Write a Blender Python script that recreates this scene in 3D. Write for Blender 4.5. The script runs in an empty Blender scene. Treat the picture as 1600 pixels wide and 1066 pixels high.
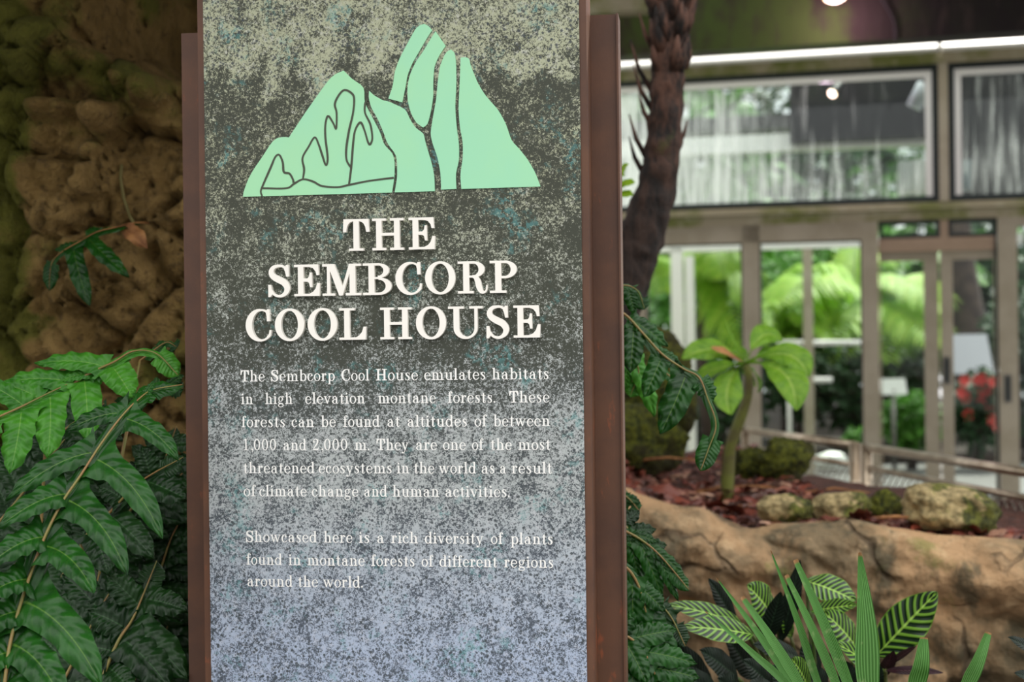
import bpy, math, random
from mathutils import Vector, noise, Matrix
random.seed(7)
S = bpy.context.scene
COL = S.collection
# ------------------------------------------------------------------ camera, world, light
EYE = 1.45
FPX = 2222.2
ROLL = 0.0122
cam = bpy.data.cameras.new('camera')
cam.lens = 50; cam.sensor_width = 36; cam.clip_end = 200
cam.dof.use_dof = True; cam.dof.focus_distance = 2.24; cam.dof.aperture_fstop = 4.0
co = bpy.data.objects.new('camera', cam); COL.objects.link(co)
cr, sr = math.cos(ROLL), math.sin(ROLL)
co.matrix_world = Matrix(((cr, sr, 0, 0), (0, 0, -1, 0), (-sr, cr, 0, EYE), (0, 0, 0, 1)))
S.camera = co
S.view_settings.view_transform = 'Standard'; S.view_settings.look = 'None'
S.view_settings.gamma = 1; S.view_settings.use_curve_mapping = False
S.view_settings.exposure = 0.35
w = bpy.data.worlds.new('sky'); S.world = w; w.use_nodes = True
bg = w.node_tree.nodes['Background']; bg.inputs[0].default_value = (1.0, 0.99, 0.98, 1)
# bright open zenith and open garden side, dimmer tree-lined horizon behind the viewer
wt = w.node_tree; wc = wt.nodes.new('ShaderNodeTexCoord'); wx = wt.nodes.new('ShaderNodeSeparateXYZ'); wt.links.new(wc.outputs['Generated'], wx.inputs[0])
def wramp(s, a, b, lo, hi):
    x = wt.nodes.new('ShaderNodeMapRange'); x.interpolation_type = 'SMOOTHSTEP'; wt.links.new(s, x.inputs[0])
    for i, q in zip((1, 2, 3, 4), (a, b, lo, hi)): x.inputs[i].default_value = q
    return x.outputs[0]
wm = wt.nodes.new('ShaderNodeMath'); wm.operation = 'MAXIMUM'; wt.links.new(wramp(wx.outputs[2], .05, .75, .5, 2.1), wm.inputs[0]); wt.links.new(wramp(wx.outputs[1], .1, .6, 0, 1.1), wm.inputs[1]); wt.links.new(wm.outputs[0], bg.inputs[1])
sd = bpy.data.lights.new('sun', 'SUN'); sd.energy = 6.0; sd.angle = math.radians(4); sd.color = (1, 0.95, 0.84)
so = bpy.data.objects.new('sun', sd); COL.objects.link(so)
so.rotation_euler = Vector((-0.28, -0.5, -0.82)).to_track_quat('-Z', 'Y').to_euler()

def ray(px, py):
    u = (px - 800) / FPX; v = -(py - 533) / FPX
    return Vector((u * cr + v * sr, 1.0, -u * sr + v * cr))
def P(px, py, d):
    r = ray(px, py); return Vector((r.x * d, d, EYE + r.z * d))
class Frame:
    """an upright plane turned by ang, through P0: local x along it, y into it, z up"""
    def __init__(s, p0, ang):
        s.o = Vector((p0.x, p0.y, 0)); s.t = Vector((math.cos(ang), -math.sin(ang), 0)); s.n = Vector((math.sin(ang), math.cos(ang), 0)); s.ang = ang
    def hit(s, px, py, dep=0.0):
        r = ray(px, py); k = ((s.o + s.n * dep).dot(s.n)) / r.dot(s.n)
        q = Vector((r.x * k, r.y * k, EYE + r.z * k)); return ((q - s.o).dot(s.t), q.z)
    def W(s, x, y, z): return s.o + s.t * x + s.n * y + Vector((0, 0, z))

# ------------------------------------------------------------------ materials
def lin(c):
    return tuple(((v / 255) / 12.92 if v / 255 <= 0.04045 else ((v / 255 + 0.055) / 1.055) ** 2.4) for v in c) + (1,)
class NT:
    def __init__(s, name):
        s.m = bpy.data.materials.new(name); s.m.use_nodes = True; s.t = s.m.node_tree
        s.b = s.t.nodes['Principled BSDF']; s.out = s.t.nodes['Material Output']
    def n(s, typ, **kw):
        x = s.t.nodes.new('ShaderNode' + typ)
        for k, v in kw.items(): setattr(x, k, v)
        return x
    def l(s, a, b): s.t.links.new(a, b)
    def put(s, sock, v):
        if isinstance(v, bpy.types.NodeSocket): s.l(v, sock)
        elif v is not None: sock.default_value = v
    def coord(s, kind='Object', scale=(1, 1, 1)):
        c = s.n('TexCoord'); mp = s.n('Mapping'); mp.inputs['Scale'].default_value = scale
        s.l(c.outputs[kind], mp.inputs[0]); return mp.outputs[0]
    def noise(s, co, scale, detail=4, rough=.55, dist=0):
        x = s.n('TexNoise'); s.l(co, x.inputs['Vector']); x.inputs['Scale'].default_value = scale
        x.inputs['Detail'].default_value = detail; x.inputs['Roughness'].default_value = rough; x.inputs['Distortion'].default_value = dist
        return x.outputs['Fac']
    def vor(s, co, scale, feat='F1'):
        x = s.n('TexVoronoi', feature=feat); s.l(co, x.inputs['Vector']); x.inputs['Scale'].default_value = scale; return x.outputs[0]
    def math(s, op, a, b=None, c=None, clamp=False):
        x = s.n('Math', operation=op, use_clamp=clamp); s.put(x.inputs[0], a); s.put(x.inputs[1], b)
        if c is not None: s.put(x.inputs[2], c)
        return x.outputs[0]
    def ramp(s, v, a, b, lo=0., hi=1.):
        x = s.n('MapRange', interpolation_type='SMOOTHSTEP'); s.l(v, x.inputs[0])
        for i, q in zip((1, 2, 3, 4), (a, b, lo, hi)): x.inputs[i].default_value = q
        return x.outputs[0]
    def mix(s, f, a, b, blend='MIX'):
        x = s.n('Mix', data_type='RGBA', blend_type=blend); s.put(x.inputs[0], f); s.put(x.inputs[6], a); s.put(x.inputs[7], b); return x.outputs[2]
    def bump(s, h, strength=.4, dist=.01):
        x = s.n('Bump'); s.l(h, x.inputs['Height']); x.inputs['Strength'].default_value = strength; x.inputs['Distance'].default_value = dist
        s.l(x.outputs[0], s.b.inputs['Normal'])
    def col(s, v): s.put(s.b.inputs['Base Color'], v)
    def rough(s, v): s.put(s.b.inputs['Roughness'], v)
def plain(name, c, rough=.5, metal=0., spec=None):
    t = NT(name); t.col(lin(c)); t.rough(rough); t.b.inputs['Metallic'].default_value = metal
    if spec is not None: t.b.inputs['Specular IOR Level'].default_value = spec
    return t.m
def mottled(name, c1, c2, scale=6, rough=.6, bump=.0, c3=None, metal=0.):
    t = NT(name); co_ = t.coord(); f = t.ramp(t.noise(co_, scale, 6, .6), .35, .65)
    c = t.mix(f, lin(c1), lin(c2))
    if c3: c = t.mix(t.ramp(t.noise(co_, scale * 2.7, 5, .65), .55, .68), c, lin(c3))
    t.col(c); t.rough(rough); t.b.inputs['Metallic'].default_value = metal
    if bump: t.bump(t.noise(co_, scale * 5, 6, .65), bump, .01)
    return t.m
def leaf_mat(name, dark, light, vein=None, trans=.25, rough=.38, lat=14, vw=.05, veinmix=.7, latmix=.18):
    """UV: x across -1..1 (stored 0..1), y along"""
    t = NT(name); uv = t.n('TexCoord').outputs['UV']; sx = t.n('SeparateXYZ'); t.l(uv, sx.inputs[0])
    a = t.math('ABSOLUTE', t.math('SUBTRACT', t.math('MULTIPLY', sx.outputs[0], 2.), 1.))
    nz = t.noise(t.coord(), 28, 4, .6)
    gi = t.n('NewGeometry'); isl = gi.outputs['Random Per Island']
    f = t.math('ADD', t.ramp(nz, .3, .7, 0, .6), t.math('MULTIPLY', isl, .4))
    c = t.mix(f, lin(dark), lin(light))
    # lateral veins
    ph = t.math('SUBTRACT', t.math('MULTIPLY', sx.outputs[1], lat), t.math('MULTIPLY', a, lat * .16))
    sn = t.math('SINE', t.math('MULTIPLY', ph, 6.2832))
    if vein:
        mid = t.ramp(a, vw, vw * 2, 1, 0)
        c = t.mix(t.math('MULTIPLY', mid, veinmix), c, lin(vein))
        c = t.mix(t.ramp(sn, .8, 1., 0, latmix), c, lin(vein))
    t.col(c); t.rough(rough + .08); t.b.inputs['Specular IOR Level'].default_value = .3
    t.bump(t.math('ADD', t.math('MULTIPLY', sn, .35), nz), .35, .004)
    if trans:
        tr = t.n('BsdfTranslucent'); t.l(c, tr.inputs[0]); mx = t.n('MixShader'); mx.inputs[0].default_value = trans
        t.l(t.b.outputs[0], mx.inputs[1]); t.l(tr.outputs[0], mx.inputs[2]); t.l(mx.outputs[0], t.out.inputs[0])
    return t.m

M = {}
# rusted steel of the sign
t = NT('weathered_steel'); c_ = t.coord('Object')
n1 = t.noise(c_, 9, 6, .6); n2 = t.noise(t.coord('Object', (1, 1, .35)), 60, 5, .65)
cc = t.mix(t.ramp(n1, .35, .65), lin((82, 54, 40)), lin((98, 64, 44)))
cc = t.mix(t.ramp(t.math('ADD', t.math('MULTIPLY', n1, .4), t.math('MULTIPLY', n2, .6)), .57, .68, 0, .75), cc, lin((150, 78, 44)))
t.col(cc); t.rough(.55); t.bump(n2, .12, .003); M['steel'] = t.m
# printed sign face: speckled stone print, dark band in the middle
t = NT('stone_print'); c_ = t.coord('Object'); sp = t.n('SeparateXYZ'); t.l(c_, sp.inputs[0]); z = sp.outputs[2]
big = t.noise(c_, 5.5, 5, .6); med = t.noise(c_, 22, 5, .6)
zz = t.math('ADD', z, t.math('ADD', t.math('MULTIPLY', t.math('SUBTRACT', big, .5), .28), t.math('MULTIPLY', t.math('SUBTRACT', med, .5), .16)))
ZT, ZB = 'ZT', 'ZB'
topm = t.ramp(zz, 1.845, 1.90, 0, 1); botm = t.ramp(zz, 1.27, 1.43, 1, 0)
light = t.math('MAXIMUM', topm, botm)
fine = t.noise(c_, 230, 3, .75); fin2 = t.noise(c_, 560, 2, .6)
spk = t.math('ADD', t.math('MULTIPLY', fine, .6), t.math('MULTIPLY', fin2, .4))
thr = t.math('ADD', t.math('ADD', t.math('MULTIPLY', light, -.09), .04), t.math('MULTIPLY', t.math('SUBTRACT', .5, med), .34))
spv = t.ramp(t.math('SUBTRACT', spk, thr), .46, .60)
lightc = t.mix(t.ramp(z, .9, 1.25), lin((172, 186, 210)), t.mix(t.ramp(z, 1.35, 1.75), lin((176, 182, 182)), lin((174, 178, 150))))  # bluish bottom, warm top: the mixed light on the sign painted in
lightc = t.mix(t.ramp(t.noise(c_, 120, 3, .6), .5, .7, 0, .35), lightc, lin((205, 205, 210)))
darkc = t.mix(t.ramp(z, 1.0, 1.5), lin((74, 83, 95)), lin((56, 60, 48)))  # same bluish-to-warm light tint painted into the dark tone
base = t.mix(spv, darkc, lightc)
teal = t.math('MULTIPLY', t.ramp(t.noise(c_, 13, 4, .65), .52, .66), t.ramp(t.noise(c_, 150, 2, .6), .46, .58))
base = t.mix(t.math('MULTIPLY', teal, .5), base, lin((84, 150, 150)))
pit = t.math('MAXIMUM', t.ramp(t.vor(c_, 110), .2, .3, 1, 0), t.math('MULTIPLY', t.ramp(t.vor(t.coord('Object', (1, 1, .8)), 210), .22, .34, 1, 0), .8))
pm = t.ramp(t.noise(c_, 30, 3, .6), .40, .52)
base = t.mix(t.math('MULTIPLY', t.math('MULTIPLY', pit, pm), t.math('MULTIPLY', light, .9)), base, lin((58, 66, 70)))
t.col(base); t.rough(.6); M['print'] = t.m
M['mint'] = mottled('mint_paint', (166, 226, 178), (160, 224, 184), 5, .55)
M['dark_line'] = plain('emblem_line', (66, 72, 56), .6)
M['ivory'] = plain('ivory_letter', (250, 246, 238), .45)
M['text'] = plain('white_ink', (248, 247, 244), .6)

# ------------------------------------------------------------------ mesh building
class MB:
    def __init__(s): s.v = []; s.f = []; s.uv = []; s.mi = []
    def add(s, verts, faces, uvs=None, mi=0):
        o = len(s.v); s.v += [tuple(x) for x in verts]
        s.uv += list(uvs) if uvs else [(0.5, 0.5)] * len(verts)
        for f in faces: s.f.append(tuple(i + o for i in f)); s.mi.append(mi)
    def box(s, a, b, F=None, mi=0):
        (x0, y0, z0), (x1, y1, z1) = a, b
        vs = [(x, y, z) for x in (x0, x1) for y in (y0, y1) for z in (z0, z1)]
        if F: vs = [F.W(*q) for q in vs]
        s.add(vs, [(0, 1, 3, 2), (4, 6, 7, 5), (0, 4, 5, 1), (2, 3, 7, 6), (0, 2, 6, 4), (1, 5, 7, 3)], None, mi)
    def tube(s, pts, rad, n=8, mi=0, cap=True):
        pts = [Vector(p) for p in pts]
        if not isinstance(rad, (list, tuple)): rad = [rad] * len(pts)
        vs, fs, uv = [], [], []
        up = Vector((0.13, 0.21, 1)).normalized()
        for i, p in enumerate(pts):
            d = (pts[min(i + 1, len(pts) - 1)] - pts[max(i - 1, 0)]).normalized()
            if abs(d.dot(up)) > .97: up = Vector((1, .2, .1)).normalized()
            a = d.cross(up).normalized(); b = a.cross(d)
            for k in range(n):
                q = 2 * math.pi * k / n; vs.append(p + (a * math.cos(q) + b * math.sin(q)) * rad[i]); uv.append((k / n, i / max(1, len(pts) - 1)))
        for i in range(len(pts) - 1):
            for k in range(n):
                k2 = (k + 1) % n; fs.append((i * n + k, i * n + k2, (i + 1) * n + k2, (i + 1) * n + k))
        if cap: fs.append(tuple(range(n))[::-1]); fs.append(tuple(range((len(pts) - 1) * n, len(pts) * n)))
        s.add(vs, fs, uv, mi)
    def build(s, name, mats, parent=None, smooth=True, origin=None):
        me = bpy.data.meshes.new(name)
        o_ = Vector(origin) if origin is not None else Vector((0, 0, 0))
        if parent is not None and origin is None: o_ = Vector(parent.matrix_basis.translation) if parent.parent is None else Vector(parent.parent.matrix_basis.translation) + Vector(parent.matrix_basis.translation)
        me.from_pydata([tuple(Vector(v) - o_) for v in s.v], [], s.f)
        if not isinstance(mats, (list, tuple)): mats = [mats]
        for m in mats: me.materials.append(m)
        ul = me.uv_layers.new(name='UVMap')
        li = [0] * len(me.loops); me.loops.foreach_get('vertex_index', li)
        flat = []
        for i in li: flat += self_uv(s.uv[i])
        ul.data.foreach_set('uv', flat)
        me.polygons.foreach_set('material_index', s.mi)
        me.polygons.foreach_set('use_smooth', [smooth] * len(me.polygons))
        me.update()
        ob = bpy.data.objects.new(name, me); COL.objects.link(ob)
        if parent is not None: ob.parent = parent
        else: ob.location = o_
        return ob
def self_uv(q): return [q[0], q[1]]
def tag(o, label, cat, group=None, kind=None):
    o['label'] = label; o['category'] = cat
    if group: o['group'] = group
    if kind: o['kind'] = kind
    return o
def thing(name, loc, label, cat, group=None):
    o = bpy.data.objects.new(name, None); COL.objects.link(o); o.location = loc; o.empty_display_size = .1
    return tag(o, label, cat, group)
def struct(o): o['kind'] = 'structure'; return o
def catmull(pts, n):
    pts = [Vector(p) for p in pts]; Q = [pts[0] * 2 - pts[1]] + pts + [pts[-1] * 2 - pts[-2]]
    out = []; m = len(pts) - 1
    for i in range(n + 1):
        x = i / n * m; k = min(int(x), m - 1); t_ = x - k; a, b, c, d = Q[k:k + 4]
        out.append(0.5 * ((2 * b) + (c - a) * t_ + (2 * a - 5 * b + 4 * c - d) * t_ ** 2 + (3 * b - a - 3 * c + d) * t_ ** 3))
    return out
# ------------------------------------------------------------------ lettering (outlines drawn here, cap height = 1)
def ell(cx, cy, rx, ry, a): return (cx + rx * math.cos(a), cy + ry * math.sin(a))
class Gl:
    def __init__(s): s.p = []
    def rect(s, x0, y0, x1, y1): s.p.append([(x0, y0), (x1, y0), (x1, y1), (x0, y1)]); return s
    def poly(s, *q): s.p.append(list(q)); return s
    def ring(s, cx, cy, rx, ry, ix, iy, a0=0, a1=360, icx=None, n=28):
        icx = cx if icx is None else icx
        for k in range(n):
            a, b = (math.radians(a0 + (a1 - a0) * j / n) for j in (k, k + 1))
            s.p.append([ell(icx, cy, ix, iy, a), ell(cx, cy, rx, ry, a), ell(cx, cy, rx, ry, b), ell(icx, cy, ix, iy, b)])
        return s
    def disc(s, cx, cy, r): s.p.append([ell(cx, cy, r, r, 2 * math.pi * k / 12) for k in range(12)]); return s
    def stroke(s, *q, n=24):
        c = catmull([(x, y, w_) for x, y, w_ in q], n)
        L, R = [], []
        for i, p in enumerate(c):
            d = (c[min(i + 1, n)] - c[max(i - 1, 0)]); l = math.hypot(d.x, d.y) or 1; nx, ny = -d.y / l, d.x / l
            L.append((p.x + nx * p.z / 2, p.y + ny * p.z / 2)); R.append((p.x - nx * p.z / 2, p.y - ny * p.z / 2))
        for i in range(n): s.p.append([R[i], R[i + 1], L[i + 1], L[i]])
        return s
def eterm(g, x, base=.305):   # the bottom arm of E and L
    return g.poly((x, .41), (x - .02, 0), (base, 0), (base, .075), (base + .2, .08), (x - .22, .14), (x - .14, .24), (x - .085, .41))
CAP = {}
CAP['H'] = (Gl().rect(.125, 0, .305, 1).rect(.70, 0, .88, 1).rect(0, 0, .44, .075).rect(.57, 0, 1.01, .075).rect(0, .925, .44, 1).rect(.57, .925, 1.01, 1).rect(.3, .455, .71, .545), 1.01)
CAP['T'] = (Gl().rect(.02, .93, .83, 1).rect(.335, 0, .515, 1).rect(.19, 0, .66, .075)
    .poly((0, .59), (.02, 1), (.335, 1), (.335, .93), (.25, .91), (.18, .85), (.13, .75), (.1, .59))
    .poly((.85, .59), (.75, .59), (.72, .75), (.67, .85), (.6, .91), (.515, .93), (.515, 1), (.83, 1)), .85)
CAP['E'] = (eterm(Gl().rect(.125, 0, .305, 1).rect(0, 0, .4, .075).rect(0, .925, .4, 1), .84)
    .poly((.79, 1), (.81, .66), (.73, .66), (.70, .78), (.62, .88), (.5, .92), (.305, .925), (.305, 1))
    .poly((.305, .46), (.44, .455), (.49, .41), (.515, .28), (.585, .28), (.58, .75), (.51, .75), (.49, .62), (.44, .565), (.305, .56)), .84)
CAP['S'] = (Gl().stroke((.64, .78, .05), (.6, .87, .06), (.49, .96, .075), (.36, .975, .085), (.2, .93, .12), (.12, .80, .16), (.17, .66, .19), (.34, .55, .21), (.53, .45, .21), (.635, .29, .19), (.60, .13, .15), (.48, .035, .10), (.36, .015, .08), (.22, .06, .07), (.12, .2, .06), n=48)
    .poly((.61, 1.0), (.69, 1.0), (.70, .63), (.61, .63), (.58, .78), (.54, .87))
    .poly((.02, -.01), (.09, -.01), (.15, .07), (.2, .12), (.14, .22), (.11, .38), (.02, .38)), .74)
CAP['M'] = (Gl().rect(0, 0, .41, .075).rect(.15, 0, .25, 1).rect(0, .925, .3, 1).poly((.17, 1), (.39, 1), (.68, .22), (.65, 0), (.54, 0))
    .poly((.56, 0), (.65, 0), (.98, 1), (.87, 1)).rect(.88, 0, 1.07, 1).rect(.75, 0, 1.25, .075).rect(.86, .925, 1.25, 1), 1.25)
CAP['B'] = (Gl().rect(.18, 0, .37, 1).rect(0, 0, .5, .075).rect(0, .925, .5, 1).rect(.36, .5, .52, .565)
    .ring(.48, .765, .36, .235, .18, .165, -90, 90).ring(.5, .275, .42, .275, .23, .2, -90, 90), .93)
CAP['C'] = (Gl().ring(.47, .5, .47, .52, .31, .45, 42, 322, .52, 40).poly((.70, .62), (.8, .62), (.79, 1.01), (.71, 1.01), (.67, .88), (.69, .8))
    .stroke((.72, .12, .075), (.79, .2, .07), (.82, .34, .07)), .85)
CAP['O'] = (Gl().ring(.48, .5, .48, .52, .275, .445, 0, 360, None, 44), .96)
CAP['R'] = (Gl().rect(.17, 0, .36, 1).rect(0, 0, .5, .075).rect(0, .925, .5, 1).rect(.35, .49, .5, .555).ring(.48, .745, .37, .255, .18, .185, -90, 90)
    .stroke((.45, .53, .07), (.56, .50, .14), (.63, .38, .18), (.67, .2, .18), (.74, .06, .14), (.84, .035, .07), (.9, .1, .05), (.92, .26, .045)), .95)
CAP['P'] = (Gl().rect(.17, 0, .36, 1).rect(0, 0, .52, .075).rect(0, .925, .5, 1).ring(.48, .725, .37, .275, .18, .2, -90, 90).rect(.35, .45, .5, .525), .86)
CAP['L'] = (eterm(Gl().rect(.16, 0, .34, 1).rect(0, 0, .4, .075).rect(0, .925, .5, 1), .87, .34), .87)
CAP['U'] = (Gl().rect(.17, .32, .35, 1).rect(.83, .32, .93, 1).rect(0, .925, .5, 1).rect(.67, .925, 1.09, 1).ring(.55, .33, .38, .35, .24, .27, 180, 360, .59), 1.09)
LOW = {}
ST, SF = .15, .07
def stem(g, x, h=.66, foot=True, flag=True):
    g.rect(x, 0, x + ST, h)
    if foot: g.rect(x - .1, 0, x + ST + .1, SF)
    if flag: g.poly((x - .1, h - .055), (x - .1, h - .02), (x + ST, h + .02), (x + ST, h - .055))
    return g
def arch(g, x0, x1, foot=True):   # from stem edge x0 to right stem at x1
    c = (x0 + x1 + ST) / 2
    g.ring(c, .42, (x1 + ST - x0) / 2, .25, (x1 - x0) / 2, .185, 0, 165, c - ST / 2)
    g.rect(x1, 0, x1 + ST, .43)
    if foot: g.rect(x1 - .1, 0, x1 + ST + .1, SF)
    return g
LOW['i'] = (stem(Gl(), .1).disc(.15, .87, .082), .36)
LOW['l'] = (stem(Gl(), .1, 1.0), .36)
LOW['n'] = (arch(stem(Gl(), .1), .2, .49), .74)
LOW['m'] = (arch(arch(stem(Gl(), .1), .2, .48), .58, .86), 1.11)
LOW['h'] = (arch(stem(Gl(), .1, 1.0), .2, .49), .74)
LOW['u'] = (Gl().rect(.1, .2, .1 + ST, .66).poly((0, .605), (0, .64), (.1 + ST, .68), (.1 + ST, .605)).ring(.36, .24, .26, .255, .19, .185, 180, 345, .39).rect(.5, 0, .5 + ST, .66)
    .poly((.4, .605), (.4, .64), (.5 + ST, .68), (.5 + ST, .605)).rect(.55, 0, .73, SF), .75)
LOW['o'] = (Gl().ring(.31, .33, .31, .345, .185, .29), .62)
LOW['e'] = (Gl().ring(.3, .33, .3, .345, .18, .29, 5, 318, .315).rect(.08, .33, .56, .385).stroke((.45, .06, .05), (.52, .12, .05), (.56, .2, .04)), .6)
LOW['c'] = (Gl().ring(.29, .33, .29, .345, .17, .29, 48, 318, .31).disc(.43, .50, .08).stroke((.43, .06, .05), (.5, .12, .05), (.54, .2, .04)), .56)
LOW['a'] = (Gl().rect(.37, .1, .37 + ST, .48).ring(.28, .46, .215, .21, .1, .16, 0, 160, .27).disc(.12, .49, .075).ring(.26, .19, .245, .195, .125, .145, 60, 320, .275)
    .stroke((.25, .39, .05), (.34, .41, .05), (.4, .43, .05)).stroke((.43, .14, ST), (.47, .04, .09), (.55, .02, .05), (.62, .1, .04)), .63)
LOW['b'] = (Gl().rect(.1, 0, .1 + ST, 1.0).poly((0, .945), (0, .98), (.225, 1.02), (.225, .945)).ring(.4, .33, .29, .345, .165, .28, -160, 160, .385), .7)
LOW['d'] = (Gl().rect(.46, 0, .46 + ST, 1.0).poly((.36, .945), (.36, .98), (.585, 1.02), (.585, .945)).rect(.5, 0, .69, SF).ring(.29, .33, .29, .345, .165, .28, 20, 340, .305), .7)
LOW['p'] = (Gl().rect(.1, -.3, .1 + ST, .66).rect(0, -.3, .33, -.245).poly((0, .605), (0, .64), (.225, .68), (.225, .605)).ring(.4, .33, .29, .345, .165, .28, -160, 160, .385), .7)
LOW['g'] = (Gl().ring(.27, .44, .23, .235, .12, .185).ring(.29, -.12, .29, .165, .2, .105).stroke((.16, .27, .05), (.08, .17, .07), (.14, .07, .1), (.34, .045, .1), (.5, -.02, .1), (.53, -.1, .08)).stroke((.42, .6, .05), (.48, .66, .05), (.54, .66, .06)).disc(.55, .63, .06), .61)
LOW['f'] = (Gl().rect(.13, 0, .13 + ST, .8).rect(.02, 0, .4, SF).rect(.0, .605, .43, .66).stroke((.195, .78, ST), (.22, .92, .1), (.31, .99, .055), (.4, .96, .05)).disc(.4, .9, .07), .44)
LOW['t'] = (Gl().rect(.12, .14, .12 + ST, .8).poly((.12, .66), (.245, .66), (.245, .88), (.2, .88), (.16, .74)).rect(.0, .605, .4, .66).stroke((.182, .18, ST), (.2, .06, .11), (.28, .01, .06), (.37, .06, .045), (.4, .16, .04)), .43)
LOW['r'] = (stem(Gl(), .1).stroke((.225, .38, .05), (.27, .55, .05), (.35, .64, .06), (.44, .64, .06)).disc(.44, .56, .085), .53)
LOW['s'] = (Gl().stroke((.40, .5, .045), (.35, .61, .05), (.25, .645, .06), (.13, .6, .1), (.11, .49, .13), (.22, .38, .14), (.34, .28, .14), (.38, .15, .12), (.3, .04, .08), (.2, .015, .055), (.1, .06, .045), (.06, .18, .045), n=32).rect(.385, .44, .425, .66).rect(.04, 0, .075, .23), .48)
LOW['v'] = (Gl().poly((.05, .64), (.19, .64), (.37, .14), (.37, 0), (.29, 0)).poly((.3, 0), (.37, 0), (.6, .64), (.53, .64)).rect(0, .605, .29, .66).rect(.44, .605, .68, .66), .68)
LOW['w'] = (Gl().poly((.05, .64), (.19, .64), (.35, .14), (.34, 0), (.27, 0)).poly((.28, 0), (.34, 0), (.5, .5), (.46, .6)).poly((.4, .64), (.54, .64), (.71, .14), (.7, 0), (.63, 0)).poly((.64, 0), (.7, 0), (.92, .64), (.86, .64)).rect(0, .605, .28, .66).rect(.36, .605, .62, .66).rect(.78, .605, 1.0, .66), 1.0)
LOW['y'] = (Gl().poly((.05, .64), (.19, .64), (.38, .14), (.37, 0), (.3, 0)).poly((.3, 0), (.37, 0), (.6, .64), (.53, .64)).rect(0, .605, .29, .66).rect(.44, .605, .68, .66).stroke((.35, .05, .06), (.28, -.14, .055), (.2, -.25, .05), (.1, -.27, .05)).disc(.1, -.21, .075), .68)
LOW['0'] = (Gl().ring(.29, .5, .29, .51, .165, .445), .6)
LOW['1'] = (Gl().rect(.22, 0, .35, 1.0).rect(.06, 0, .5, SF).poly((.05, .86), (.05, .9), (.24, 1.0), (.24, .9)), .56)
LOW['2'] = (Gl().stroke((.1, .72, .06), (.12, .88, .06), (.27, .97, .07), (.42, .9, .12), (.45, .73, .14), (.36, .52, .12), (.2, .3, .08), (.08, .12, .06), n=28).disc(.12, .72, .085).poly((.04, 0), (.5, 0), (.56, .26), (.51, .26), (.44, .13), (.04, .1)), .6)
LOW['.'] = (Gl().disc(.12, .075, .08), .28)
LOW[','] = (Gl().disc(.12, .075, .08).stroke((.17, .05, .07), (.17, -.08, .05), (.08, -.18, .03)), .28)
for ch in 'THSC': LOW[ch] = CAP[ch]
ADV = dict(a=.77, b=.79, c=.62, d=.8, e=.69, f=.5, g=.74, h=.85, i=.44, l=.44, m=1.22, n=.85, o=.7, p=.8, r=.61, s=.6, t=.53, u=.85, v=.74, w=1.08, y=.74, T=.93, S=.86, C=.97, H=1.13)
for ch in ADV: g_, w_ = LOW[ch]; dx = (ADV[ch] - w_) / 2; g_ = [[(x + dx, y) for x, y in p] for p in g_.p]; LOW[ch] = (Gl(), ADV[ch]); LOW[ch][0].p = g_
for ch in '012': LOW[ch] = (LOW[ch][0], .74)
def glyph_mesh(mb, g, x, z, sx, sz, y0, y1=None):
    """glyph in the sign's own plane; y0 front, y1 back when it stands proud"""
    for kk, p in enumerate(g.p):
        A = 0
        for i in range(len(p)): A += p[i][0] * p[(i + 1) % len(p)][1] - p[(i + 1) % len(p)][0] * p[i][1]
        if A < 0: p = p[::-1]
        q = [(x + a * sx, z + b * sz) for a, b in p]; n = len(q)
        vs = [(a, y0 - 4e-6 * kk, b) for a, b in q]; fs = [tuple(range(n))]
        if y1 is not None:
            vs += [(a, y1, b) for a, b in q]
            fs += [(i, n + i, n + (i + 1) % n, (i + 1) % n) for i in range(n)]
        mb.add(vs, fs)

# ------------------------------------------------------------------ the sign
SG = Frame(P(620, 533, 2.26), math.radians(8.1))
sign = thing('information_sign', SG.o, 'tall rust-framed information sign with mint mountain emblem and white lettering on a speckled grey face', 'sign')
sign.rotation_euler = (0, 0, -SG.ang)
def SB(mb, name, mats, parent=None, smooth=False):
    o = mb.build(name, mats, None, smooth); o.parent = parent or sign; return o
def sp(px, py, dep=0.): return SG.hit(px, py, dep)
xl0, xr0 = sp(324.5, 533)[0], sp(911, 533)[0]
fx0, fx1 = sp(314.5, 533)[0], sp(922, 533)[0]
ztop = sp(620, -160)[1]
mb = MB(); mb.box((fx0, 0.0, 0), (fx1, 0.075, ztop + .01)); SB(mb, 'frame', M['steel'])
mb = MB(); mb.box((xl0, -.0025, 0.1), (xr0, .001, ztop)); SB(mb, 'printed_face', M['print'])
bx0, bx1 = sp(289, 533, .075)[0], sp(972, 533, .075)[0]
zb_l = (sp(294, 53, .075)[1] + sp(940, 22, .075)[1]) / 2
mb = MB(); mb.box((bx0, .075, 0), (fx0 + .03, .125, zb_l)); SB(mb, 'side_plate', M['steel'])
mb = MB(); mb.box((fx1 - .03, .075, 0), (bx1, .125, zb_l)); mb.box((bx1 - .003, .068, 0), (bx1, .075, zb_l)); SB(mb, 'side_plate', M['steel'])
def ez(q): return sp(340 + q[0] / 2.857, 20 + q[1] / 2.857)
def prism(mb, pts, y0, y1):
    A = sum(pts[i][0] * pts[(i + 1) % len(pts)][1] - pts[(i + 1) % len(pts)][0] * pts[i][1] for i in range(len(pts)))
    if A < 0: pts = pts[::-1]
    n = len(pts); vs = [(a, y0, b) for a, b in pts] + [(a, y1, b) for a, b in pts]
    mb.add(vs, [tuple(range(n))] + [(i, n + i, n + (i + 1) % n, (i + 1) % n) for i in range(n)])
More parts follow.
